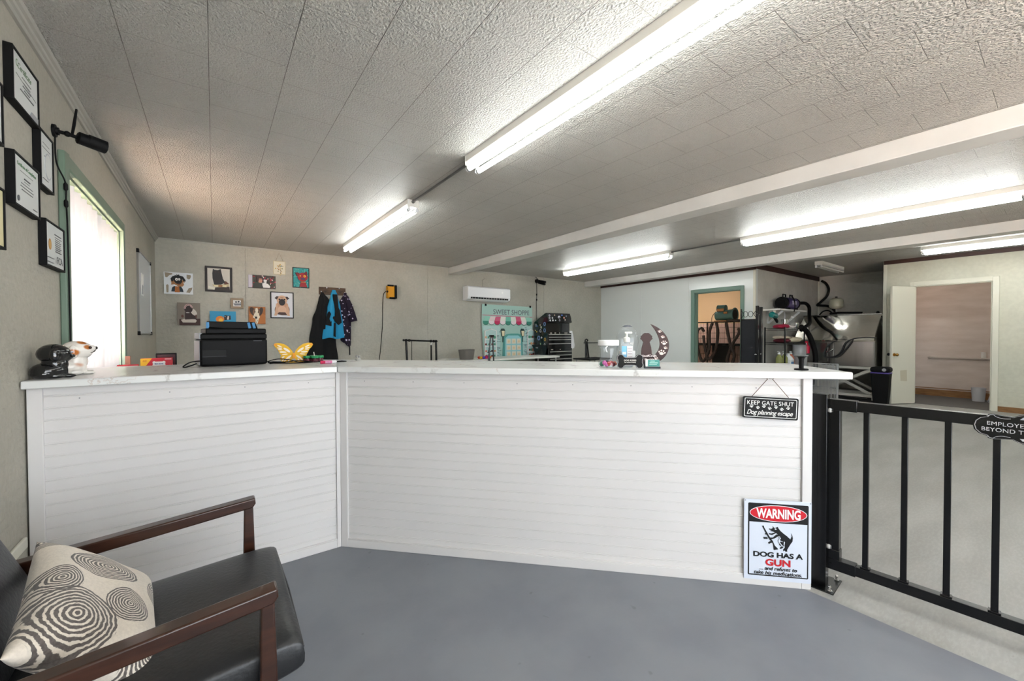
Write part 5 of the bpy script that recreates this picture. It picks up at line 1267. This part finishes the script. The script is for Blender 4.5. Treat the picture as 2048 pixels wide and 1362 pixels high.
garment('towel', 'white towel hanging on the right side of the tool chest', [(0,-.05,.05),(-.10,-.045,.07),(-.25,-.05,.10),(-.33,-.07,.12),(-.40,-.02,.10)], C(226,226,228, rough=.9), 6.67, 1.32, 1.2, .05, 4, cat='towel', y0=6.80)
mb = MB(); F1, F2 = C(120,118,120, rough=.4), C(176,176,170, rough=.4); rnd = random.Random(9)
mb.lathe([(0,0),(.016,0),(.020,.012),(.010,.022),(0,.022)], F2, n=9)
for i in range(9): a = i*.7; mb.ball((.012*math.cos(a), .012*math.sin(a), .026+.003*(i % 3)), (.006,.006,.009), F1 if i % 2 else F2, n=6)
solo(mb, 'flower_ornament', 'tiny grey and white flower ornament on the countertop below the coats', 'ornament', (.81, 2.93, ZT))

# ---------------------------------------------------------------- right side: kennel room, wash area, closet
# wire cage in the kennel room
t = thing('dog_crate', 'tall black wire dog crate stack in the kennel room doorway', 'crate', (9.75, 3.95, 0))
PK = C(214,180,172, rough=.8); Wc = 2.0
mb = MB()
for y in (0, .62, 1.25, Wc-.1):
    for z0, z1 in ((.0,1.53),): mb.box(-.012,.012,y-.012,y+.012,z0,z1,M_BLACKM)
for z in (.02,.98,1.0,1.52): mb.box(-.014,.014,0,Wc-.1,z-.014,z+.014,M_BLACKM)
for y in (0, Wc-.1):
    for z in (.02,.98,1.52): mb.box(0,.7,y-.01,y+.01,z-.01,z+.01,M_BLACKM)
    mb.box(.69,.71,y-.01,y+.01,0,1.53,M_BLACKM)
mb.build('frame', t)
mb = MB()
for i in range(62): y = .02+i*.030; mb.box(-.0025,.0025,y-.0022,y+.0022,.02,1.52,M_BLACKM)
for z in (.25,.5,.75,1.13,1.26,1.39): mb.box(-.004,.0,0,Wc-.1,z-.003,z+.003,M_BLACKM)
mb.build('wire_front', t, smooth=False)
MB().box(.02,.68,.01,Wc-.11,.955,.985,M_MATTE).build('tray', t)
mb = MB(); mb.box(.66,.69,.01,Wc-.11,.03,1.5,PK); mb.build('back_panel', t)
# dark crate cover
mb = MB(); mb.box(-.02,-.016,.72,1.12,.0,.96,M_MATTE); mb.build('dark_cover', t)
# pet dryer
t = thing('pet_dryer', 'teal cage dryer with ribbed black hoses draped over the crate', 'dryer', (9.62, 4.66, 1.56))
TE = newmat('teal_enamel', (84,124,122), .3); CU = C(176,126,84, rough=.25, metal=.8)
mb = MB(); mb.sweep([(.0,.26,.10),(.0,.25,.10),(.0,-.12,.12),(0,-.17,.12)], [.02,.105,.125,.150], TE, n=28); mb.build('housing', t)
mb = MB(); mb.sweep([(0,-.165,.12),(0,-.176,.12)], [.118,.118], M_MATTE, n=28); mb.sweep(smooth_path([(.15*math.cos(a*.3927),-.172,.12+.15*math.sin(a*.3927)) for a in range(16)], 1, True), .012, TE, n=8, closed=True); mb.build('intake_ring', t)
mb = MB(); mb.cyl((-.02,.20,.27),(-.02,.02,.27),.085,TE); mb.cyl((-.02,.205,.27),(-.02,.195,.27),.088,M_BLACK); mb.box(-.112,-.09,.03,.19,.20,.27,CU); mb.box(-.13,-.115,-.06,.03,.14,.19,CU); mb.build('motor', t, bevel=.006)
MB().box(-.14,.12,-.05,.24,-.035,-.012,CU).build('base_plate', t, bevel=.004)
def hose(pts, r, parent, m=M_BLACK, k=9, rib=.05):
    P = smooth_path(pts, k); mb = MB(); L_ = 0; rr = []
    Q = []
    for a, b in zip(P, P[1:]):
        n_ = max(1, int((b-a).length/(r*.22)))
        for i in range(n_): Q.append(a+(b-a)*i/n_)
    for i in range(len(Q)): rr.append(r*(1+rib*(1 if i % 4 < 2 else -1)))
    mb.sweep(Q, rr, m, n=12); return mb
M_HOSE = newmat('ribbed_hose', (58,44,40), .28)
for pts in ([(-.10,.30,-.06),(-.12,.36,-.30),(-.14,.36,-.70),(-.15,.50,-.98),(-.15,.62,-.70),(-.12,.66,-.28),(-.08,.58,-.18),(-.06,.52,-.28)],
            [(-.08,.22,-.05),(-.12,.16,-.30),(-.14,.20,-.70),(-.15,.36,-.92),(-.13,.46,-.66),(-.10,.52,-.35)],
            [(-.10,-.02,-.05),(-.14,-.08,-.30),(-.16,-.16,-.60),(-.17,-.24,-.80),(-.17,-.18,-1.0),(-.16,-.08,-.92),(-.16,-.20,-.55),(-.15,-.33,-.30),(-.12,-.30,-.20)],
            [(-.10,-.05,-.03),(-.12,-.20,-.02),(-.10,-.34,-.02),(-.04,-.42,.02)]):
    mb = hose(pts, .034, t, M_HOSE); mb.build('hose', t)
mb = MB(); mb.sweep(smooth_path([(-.05,.24,.2),(-.1,.30,.1),(-.1,.32,-.03)], 5), .006, M_BLACK, n=6); mb.build('power_cord', t)
# folding black screen beside the doorway
t = thing('folding_gate', 'black fabric folding pet gate with wire loops standing by the doorway', 'gate', (7.90, 3.445, 0), -90)
FAB = newmat('black_mesh_fabric', (30,32,38), .75, bump=(120,.3,.002), vary=(8,(20,22,26),.3))
MB().box(-.125,.125,-.006,.006,.05,1.50,FAB).build('panel', t)
mb = MB()
for x in (-.128,): mb.box(x-.008,x+.008,-.01,.01,0,1.70,M_BLACKM)
mb.box(-.125,.125,-.008,.008,1.49,1.51,M_BLACKM); mb.build('frame', t)
mb = MB()
for cx in (-.055,.035): mb.sweep([(cx+.040*math.cos(a*.3142), 0, 1.60+.052*math.sin(a*.3142)) for a in range(20)], .0045, M_BLACKM, n=6, closed=True)
mb.sweep(smooth_path([(-.12,0,1.66),(-.10,0,1.63),(-.095,0,1.58),(-.12,0,1.54)], 4), .0045, M_BLACKM, n=6); mb.sweep(smooth_path([(.125,0,1.66),(.09,0,1.60),(.125,0,1.54)], 4), .0045, M_BLACKM, n=6); mb.sweep([(.08,0,1.60),(.125,0,1.66)], .0045, M_BLACKM, n=6)
mb.build('wire_loops', t)
for x, z1 in ((.140,1.745),(.162,1.745),(.200,1.72),(.222,1.72)):
    mb = MB(); mb.box(x-.010,x+.010,-.03,.02,0,z1,M_BLACKM); o = mb.build('folded_panel', t, bevel=.002)
for x, z in ((.13,.87),(.15,.87),(.16,1.60),(.20,1.58),(.225,.88)): mb = MB(); mb.ball((x,-.034,z),.008,M_CHROME,n=8); mb.build('bolt', t)

# wall shelf with purple dryer
t = thing('wall_shelf', 'short white wall shelf on the grey side wall holding the purple dryer', 'shelf', (9.17, YA, 1.70))
MB().box(-.62,.70,-.30,0,-.015,.015,M_WHITEE).build('board', t, bevel=.002)
for x in (-.40, .42):
    mb = MB(); mb.box(x-.02,x+.02,-.012,0,-.26,-.015,M_WHITE); mb.bar((x,-.02,-.25),(x,-.27,-.02),.035,.02,M_WHITE,upv=(1,0,0)); mb.build('bracket', t)
t = thing('force_dryer', 'purple and black grooming blower with a curved hose on the wall shelf', 'dryer', (9.26, 3.30, 1.715))
PU = newmat('purple_enamel', (44,30,96), .3)
mb = MB(); mb.cyl((-.26,0,.13),(.26,0,.13),.115,PU,n=26); mb.build('housing', t)
for x in (-.31,.24):
    mb = MB(); mb.cyl((x,0,.13),(x+.07,0,.13),.117,M_BLACK,n=26)
    if x < 0: mb.cyl((-.34,0,.13),(-.30,0,.13),.07,M_BLACK)
    mb.build('end_cap', t)
for x in (-.18,.20): MB().box(x-.03,x+.03,-.10,.10,0,.03,M_BLACK).build('foot', t)
for x in (-.20,.14): mb = MB(); mb.sweep([(x-.04,0,.23),(x-.04,0,.30),(x+.08,0,.30),(x+.08,0,.23)], .012, M_BLACK, n=8); mb.build('handle', t)
MB().box(-.10,.10,-.121,-.108,.10,.17,C(176,172,190)).build('name_plate', t)
mb = MB(); mb.cyl((.34,0,.13),(.46,-.01,.15),.03,C(190,190,190)); mb.build('outlet', t)
mb = hose([(.44,-.01,.15),(.60,-.02,.16),(.82,-.04,.16),(.95,-.06,.08),(.90,-.08,-.08),(.68,-.16,-.24),(.35,-.24,-.30),(.05,-.26,-.36),(-.05,-.24,-.42)], .032, t, M_BLACK, 7, .03); mb.build('hose', t)
mb = MB(); mb.sweep(smooth_path([(-.1,-.1,.26),(-.25,-.20,.16),(-.34,-.24,.02),(-.32,-.22,-.05)], 5), .020, M_BLACK, n=8, sx=.4); mb.build('strap', t)
t = thing('hand_dryer', 'teal handheld dryer hanging under the wall shelf', 'hair dryer', (8.52, 3.27, 1.58))
mb = MB(); mb.sweep([(-.10,0,.02),(-.08,0,.02),(.06,0,.0),(.13,0,-.01)], [.03,.055,.055,.035], C(24,120,116, rough=.3), n=18); mb.build('body', t)
mb = MB(); mb.cyl((0,0,-.02),(.16,-.0,-.12),.02,M_BLACK); mb.cyl((.08,0,-.02),(.20,0,-.10),.01,M_BLACK,n=8); mb.build('handle', t)
mb = MB(); mb.cyl((-.0,.02,.05),(-.0,.02,.108),.006,M_GALV,n=8); mb.build('hook', t)
mb = MB(); mb.cyl((0,0,0),(0,0,.045),.06,C(206,200,190)); mb.cyl((0,0,0),(0,0,-.006),.062,C(190,90,70)); solo(mb, 'tin', 'small round tin fixed under the left end of the wall shelf', 'tin', (8.62, 3.33, 1.637))

# wire rack
t = thing('wire_rack', 'black wire shelf rack against the grey side wall with towels and bottles', 'rack', (8.30, 3.0, 0))
RW, RD = .92, .36
for x in (0, RW):
    for y in (0, RD-.03): mb = MB(); mb.cyl((x,y,0),(x,y,1.36),.013,M_BLACKM,n=10); mb.build('post', t)
for z in (1.33, 1.07, .60, .2):
    mb = MB()
    for y in (0, RD-.03): mb.cyl((0,y,z),(RW,y,z),.005,M_BLACKM,n=6); mb.cyl((0,y,z-.03),(RW,y,z-.03),.004,M_BLACKM,n=6)
    for x in (0, RW): mb.cyl((x,0,z),(x,RD-.03,z),.005,M_BLACKM,n=6); mb.cyl((x,0,z-.03),(x,RD-.03,z-.03),.004,M_BLACKM,n=6)
    for i in range(1, 30): mb.cyl((i*RW/30,0,z+.004),(i*RW/30,RD-.03,z+.004),.0022,M_BLACKM,n=5)
    mb.build('shelf', t)
def lump(name, label, cat, loc, r, m, seed, squash=.5, group=None):
    rnd = random.Random(seed); mb = MB(); n = 20; vs = []; fs = []; h = 10
    for i in range(h+1):
        p = math.pi*i/h
        for j in range(n):
            a = 2*math.pi*j/n; k = 1+.16*math.sin(3*a+seed)+.10*math.sin(5*a+2*p+seed*2)
            z = (1-math.cos(p))*r[2]; vs.append((r[0]*abs(math.sin(p))**.6*math.cos(a)*k, r[1]*abs(math.sin(p))**.6*math.sin(a)*k, z*(1+.15*math.sin(4*a+seed))))
    for i in range(h):
        for j in range(n): fs.append((i*n+j, i*n+(j+1) % n, (i+1)*n+(j+1) % n, (i+1)*n+j))
    mb.add(vs, fs, m); return solo(mb, name, label, cat, loc)
lump('towel', 'crimson towel on the top shelf of the wire rack', 'towel', (8.44, 3.10, 1.338), (.17,.12,.035), C(150,26,56, rough=.95), 1)
lump('towel', 'white towel folded on the top shelf of the wire rack', 'towel', (8.82, 3.16, 1.338), (.20,.11,.03), C(222,216,212, rough=.95), 4)
lump('towel', 'maroon towel on the second shelf of the wire rack', 'towel', (8.50, 3.11, 1.078), (.18,.13,.035), C(92,26,40, rough=.95), 2)
lump('towel', 'cream towel spilling over the second shelf of the wire rack', 'towel', (8.86, 3.09, 1.078), (.28,.13,.045), C(206,196,172, rough=.95), 3)
lump('towel', 'cream leaf-print towel atop the maroon one on the wire rack', 'towel', (8.46, 3.12, 1.146), (.16,.12,.025), C(212,200,180, rough=.95), 6)
for x, y, lab in ((8.60,3.12,'steel cup on the top shelf of the wire rack, left one'), (9.14,3.12,'steel cup on the top shelf of the wire rack, right one')):
    mb = MB(); mb.lathe([(0,0),(.045,0),(.055,.11),(.05,.112),(.042,.01),(0,.01)], M_CHROME, n=20); solo(mb, 'cup', lab, 'cup', (x, y, 1.338 if x > 9 else 1.338+.06))
def bottle(label, loc, h, r, m, cap, group=None, pump=False, sq=1.):
    t = thing('bottle', label, 'bottle', loc, 0, group)
    mb = MB(); mb.lathe([(0,0),(r,.0),(r,h*.62),(r*.5,h*.78),(r*.36,h*.80),(r*.36,h*.86),(0,h*.86)], m, n=20, sy=sq); mb.build('body', t)
    mb = MB(); mb.lathe([(r*.42,h*.84),(r*.42,h*.92),(r*.1,h*.94),(r*.1,h),(0,h)], cap, n=14)
    if pump: mb.box(-r*1.1, r*.3, -.008, .008, h*.985, h*1.02, cap)
    mb.build('cap', t); return t
YG = C(176,180,110, rough=.2, trans=.4)
bottle('tall clear bottle on the top shelf of the wire rack', (8.98,3.13,1.338), .25, .05, M_PLASTIC, C(226,226,226))
bottle('yellowish pump bottle on the rack, left of two', (8.38,3.12,.61), .30, .055, YG, M_WHITE, pump=True)
bottle('yellowish pump bottle on the rack, right of two', (8.50,3.08,.61), .30, .055, YG, M_WHITE, pump=True)
bottle('coral and blue labelled pump bottle on the rack', (8.86,3.10,.61), .29, .055, C(206,120,96), M_WHITE, pump=True)
bottle('teal labelled bottle on the rack behind the white jug', (8.75,3.20,.61), .24, .05, C(40,110,140), M_WHITE, pump=True)
t = thing('jug', 'white plastic gallon jug with blue label on the rack', 'jug', (8.65, 3.07, .61))
mb = MB(); mb.box(-.075,.075,-.07,.07,0,.15,M_WHITE); mb.lathe([(.095,.14),(.06,.20),(.03,.225),(.03,.24),(0,.24)], M_WHITE, n=20); mb.build('body', t, bevel=.012)
mb = MB(); mb.sweep(smooth_path([(-.06,0,.14),(-.085,0,.18),(-.07,0,.215),(-.035,0,.215)], 4), .012, M_WHITE, n=8); mb.build('handle', t)
mb = MB(); mb.box(-.06,.06,-.0725,-.07,.02,.11,C(70,120,170)); mb.build('label', t)
mb = MB(); mb.cyl((0,0,.238),(0,0,.262),.026,M_WHITE); mb.build('cap', t)
t = thing('storage_jar', 'large clear plastic tub of clippers at the right of the rack', 'jar', (9.07, 3.03, .61))
mb = MB(); mb.lathe([(0,0),(.12,0),(.13,.2),(.11,.23),(.11,.40),(.12,.42)], mat_thin('hazy_plastic', (.8,.82,.84), .15, .35), n=24); mb.build('body', t)
mb = MB(); mb.ball((.0,.0,.12),(.09,.08,.10),C(70,74,80, rough=.4),n=9); mb.ball((.0,0,.33),(.07,.07,.06),C(200,200,206),n=8); mb.build('contents', t)
t = thing('spray_bottle', 'red spray bottle hanging at the end of the wire rack', 'bottle', (9.23, 2.96, .86))
mb = MB(); mb.lathe([(0,0),(.045,0),(.048,.12),(.03,.16),(.018,.17),(0,.17)], C(196,24,60, rough=.25), n=18); mb.build('body', t)
mb = MB(); mb.box(-.045,.025,-.015,.015,.20,.235,C(196,24,60)); mb.cyl((0,0,.165),(0,0,.205),.018,C(196,24,60)); mb.box(-.03,-.02,-.005,.005,.16,.205,M_WHITE); mb.cyl((.02,.0,.22),(.02,.04,.22),.006,M_GALV,n=8); mb.build('spray_head', t)
# big black curved hose at the rack end
mb = hose([(9.26,2.92,.10),(9.28,2.86,.45),(9.30,2.84,.80),(9.24,2.88,1.08),(9.16,2.93,1.26),(9.05,2.97,1.35),(8.99,2.985,1.375)], .045, None, M_BLACK, 7, .02)
solo(mb, 'hose', 'thick black hose arching up at the right end of the wire rack', 'hose')
mb = MB(); mb.bar((9.22,2.90,1.32),(9.42,2.98,1.62),.03,.03,M_BLACKM); mb.bar((9.30,2.90,1.30),(9.0,2.96,.95),.03,.03,M_BLACKM); 
# stainless wash tub with scissor lift
t = thing('wash_tub', 'stainless steel dog wash tub on a scissor lift in the alcove', 'wash tub', (9.70, 2.06, 0))
TL = 1.30
mb = MB(); mb.add([(.60,-.0,1.10),(.60,TL-.02,1.10),(.66,TL+.02,1.62),(.66,.03,1.62),(.575,0,1.10),(.575,TL-.02,1.10),(.635,TL+.02,1.62),(.635,.03,1.62)], [(0,1,2,3),(7,6,5,4),(0,4,5,1),(1,5,6,2),(2,6,7,3),(3,7,4,0)], M_STEELM); mb.build('splash_back', t)
mb = MB(); mb.box(.62,.69,.03,TL+.02,1.608,1.628,M_STEEL); mb.build('back_rim', t, bevel=.004)
mb = MB()
for y in (.0, TL-.02): mb.add([(0,y,1.10),(.60,y,1.10),(.66,y+.03,1.60),(0.30,y+.02,1.35),(0,y+.015,1.10),(.60,y+.015,1.10),(.66,y+.045,1.60),(.30,y+.035,1.35)], [(0,1,2,3),(7,6,5,4),(0,4,5,1),(1,5,6,2),(2,6,7,3),(3,7,4,0)], M_STEEL)
mb.build('side_splash', t)
mb = MB(); mb.box(0,.02,.0,.80,.62,1.10,M_STEEL); mb.box(0,.02,.80,TL,.66,1.10,M_STEEL); mb.box(0,.60,.0,.02,.62,1.10,M_STEEL); mb.box(0,.60,TL-.02,TL,.62,1.10,M_STEEL); mb.box(.02,.60,.02,TL-.02,.70,.72,M_STEEL); mb.box(.58,.60,0,TL,.62,1.10,M_STEEL); mb.build('basin', t, bevel=.003)
MB().box(-.02,.02,-.01,TL-.50,1.085,1.11,M_STEELM).build('front_rim', t, bevel=.006)
MB().box(-.02,.02,TL-.50,TL+.0,1.095,1.115,M_STEELM).build('front_rim', t, bevel=.006)
MB().box(-.014,.0,.60,.66,.63,1.08,M_STEEL).build('door_stile', t, bevel=.003)
MB().box(-.012,.0,.70,1.22,.70,1.07,M_STEEL).build('tub_door', t, bevel=.003)
mb = MB(); mb.box(-.03,-.012,.66,.72,.86,.90,M_CHROME); mb.cyl((-.03,.62,.92),(-.03,.72,.86),.010,M_CHROME,n=10); mb.ball((-.035,.62,.93),.016,M_CHROME); mb.build('door_latch', t)
FR = C(196,194,186, rough=.4)
MB().box(.0,.05,.02,TL-.02,.575,.62,FR).build('top_frame', t, bevel=.003)
MB().box(.50,.55,.02,TL-.02,.575,.62,FR).build('top_frame', t, bevel=.003)
MB().box(.0,.05,-.0,TL-.02,.06,.11,FR).build('base_frame', t, bevel=.003)
MB().box(.50,.55,.0,TL-.02,.0,.11,FR).build('base_frame', t, bevel=.003)
for a, b, x in (((.06,.12),(.86,.565),.03),((.06,.565),(.86,.12),.0),((.06,.12),(.86,.565),.52),((.06,.565),(.86,.12),.49)):
    mb = MB(); mb.bar((x,a[0]+ (0.0),a[1]),(x,b[0],b[1]),.02,.05,FR,upv=(0,0,1)); mb.build('scissor_arm', t, bevel=.002)
for y in (.02, TL-.05): MB().box(-.0,.55,y-.02,y+.02,.0,.06,FR).build('foot', t)
MB().box(-.03,.0,.10,.50,.035,.05,M_STEEL).build('pedal', t)
mb = MB(); mb.cyl((.655,.10,1.628),(.655,.10,1.645),.03,M_BLACK); mb.ball((.655,.10,1.65),.025,M_BLACK); mb.build('plug', t)
mb = MB(); mb.sweep(smooth_path([(-.01,-.02,1.16),(-.03,.12,1.165),(-.03,.30,1.14),(-.04,.42,1.06),(-.04,.48,.90),(-.04,.58,.80),(-.04,.74,.78),(-.04,.72,.95),(-.03,.62,1.07),(-.02,.55,1.10)], 7), .011, C(40,40,42), n=8); mb.build('spray_hose', t)
mb = MB(); mb.sweep(smooth_path([(-.03,.30,1.13),(-.045,.40,.96),(-.045,.52,.80),(-.045,.64,.77)], 7), .009, C(40,40,42), n=8); mb.build('spray_hose', t)
MB().box(.70,.76,-.03,.02,1.20,1.58,M_CHROME).build('side_tube', t, bevel=.02)
# pressure tank
t = thing('pressure_tank', 'cream rounded pressure tank above the wash tub on the alcove wall', 'tank', (11.12, 3.02, 1.78))
mb = MB(); mb.lathe([(.02,0),(.09,.012),(.125,.05),(.130,.10),(.130,.15),(.118,.205),(.075,.242),(.02,.252),(0,.252)], C(190,188,166, rough=.3), n=32); mb.build('body', t)
mb = MB(); mb.cyl((0,0,.25),(0,0,.275),.022,M_BLACK); mb.build('valve', t)
mb = MB(); mb.cyl((0,0,.01),(0,0,-.06),.018,M_GALV); mb.sweep([(0,0,-.06),(0,0,-.09),(.02,.10,-.10),(.39,.12,-.10)], .028, M_MATTE, n=10); mb.sweep([(0,0,-.08),(.0,-.45,-.10)], .022, M_MATTE, n=8); mb.build('pipe', t)
mb = MB(); mb.sweep(smooth_path([(XR-.03,3.40,2.47),(XR-.06,3.31,2.40),(XR-.08,3.25,2.26),(XR-.10,3.28,2.10),(XR-.12,3.38,1.98),(XR-.20,3.43,1.90),(XR-.25,3.36,1.885),(XR-.28,3.20,1.86),(XR-.30,3.10,1.78),(XR-.31,3.05,1.70)], 7), .026, M_BLACK, n=10)
solo(mb, 'hose', 'black corrugated drain hose curving down the alcove corner', 'hose')
mb = MB(); mb.sweep(smooth_path([(XR-.30,3.36,1.66),(XR-.28,3.30,1.74),(XR-.28,3.20,1.76),(XR-.30,3.10,1.68)], 6), .014, M_BLACK, n=8)
solo(mb, 'hose', 'short thin black loop of hose beside the pressure tank', 'hose')
# leaning grate
t = thing('grate', 'light grey metal kennel grate leaning below the wash tub, behind the counter end', 'grate', (9.16, 2.44, .0), 0, None, (R(0), R(2), 0))
GR = C(170,172,172, rough=.5); mb = MB()
for y in (.02,.47): mb.box(-.01,.01,y-.012,y+.012,.02,.68,GR)
for z in (.03,.68,.38): mb.box(-.01,.01,.02,.47,z-.008,z+.008,GR)
mb.build('frame', t)
mb = MB()
for i in range(1, 21): y = .02+i*.45/21; mb.box(-.005,.005,y-.0042,y+.0042,.03,.68,GR)
for z in (.14,.25,.49,.59): mb.box(-.009,-.003,.02,.47,z-.004,z+.004,GR)
mb.build('wires', t, smooth=False)
# purple rimmed bin
t = thing('waste_bin', 'black waste bin with purple liner rim next to the closet door', 'bin', (9.42, 1.91, 0))
mb = MB(); mb.add([(sx*k*.9, sy*k, z) for z, k in ((0,.095),(.55,.125)) for sx, sy in ((-1,-1),(1,-1),(1,1),(-1,1))], [(3,2,1,0),(4,5,6,7),(0,1,5,4),(1,2,6,5),(2,3,7,6),(3,0,4,7)], M_BLACK); mb.build('body', t, bevel=.02, seg=3)
MB().box(-.116,.116,-.129,.129,.538,.562,C(88,74,150)).build('liner', t, bevel=.02, seg=3)
MB().box(-.120,.120,-.132,.132,.562,.655,M_BLACK).build('lid', t, bevel=.035, seg=4)
mb = MB(); mb.cyl((-.115,-.06,.61),(-.124,-.06,.61),.028,C(140,142,146)); mb.build('badge', t)
mb = MB(); mb.box(8.35, 10.6, 2.02, 2.95, 0, .010, M_MATTE); solo(mb, 'floor_mat', 'black rubber mat on the floor in front of and under the wash tub', 'mat', bevel=.003)
# closet
t = thing('added_ceiling_lamp', 'small unseen ceiling lamp added to light the closet, above its door opening', 'light', (10.55, 1.15, HC))  # added lamp, hidden from the camera, lightens the closet walls
mb = MB(); mb.lathe([(.09,0),(.10,-.015),(.09,-.02)], M_WHITEE); mb.build('base', t)
mb = MB(); mb.lathe([(.085,-.02),(.08,-.05),(.05,-.075),(0,-.085)], newmat('added_closet_lamp', (255,230,205), .4, emit=(1,.88,.78,24))); mb.build('shade', t)
t = thing('closet_rod', 'pale rod along the back wall inside the closet', 'rod', (XR-.075, 1.2, .76))
mb = MB(); mb.cyl((0,-.80,0),(0,.42,0),.018,C(196,186,176)); mb.build('rod', t)
for y in (-.70,.40): mb = MB(); mb.cyl((0,y,0),(.032,y,0),.028,C(190,180,170)); mb.build('socket', t)
mb = MB(); mb.lathe([(0,0),(.032,0),(.032,.11),(0,.11)], C(232,230,226), n=20); solo(mb, 'paper_roll', 'white paper roll resting on the closet rod', 'paper roll', (XR-.075, .90, .778))
mb = MB(); mb.lathe([(0,0),(.078,0),(.092,.25),(.087,.25),(.073,.008),(0,.008)], C(206,208,212), n=24); solo(mb, 'waste_bin', 'small white waste basket on the closet floor', 'bin', (11.15, .93, 0))
t = thing('cardboard_sheets', 'white boards leaning beside the basket in the closet', 'boards', (11.2, .80, 0))
for k in range(2): mb = MB(); mb.M = Matrix.Rotation(R(8+6*k), 4, 'X'); mb.box(-.15+.06*k,.10,-.0+.02*k,.006+.02*k,0.004,.30+.08*k,C(216,218,222)); mb.build('board', t)
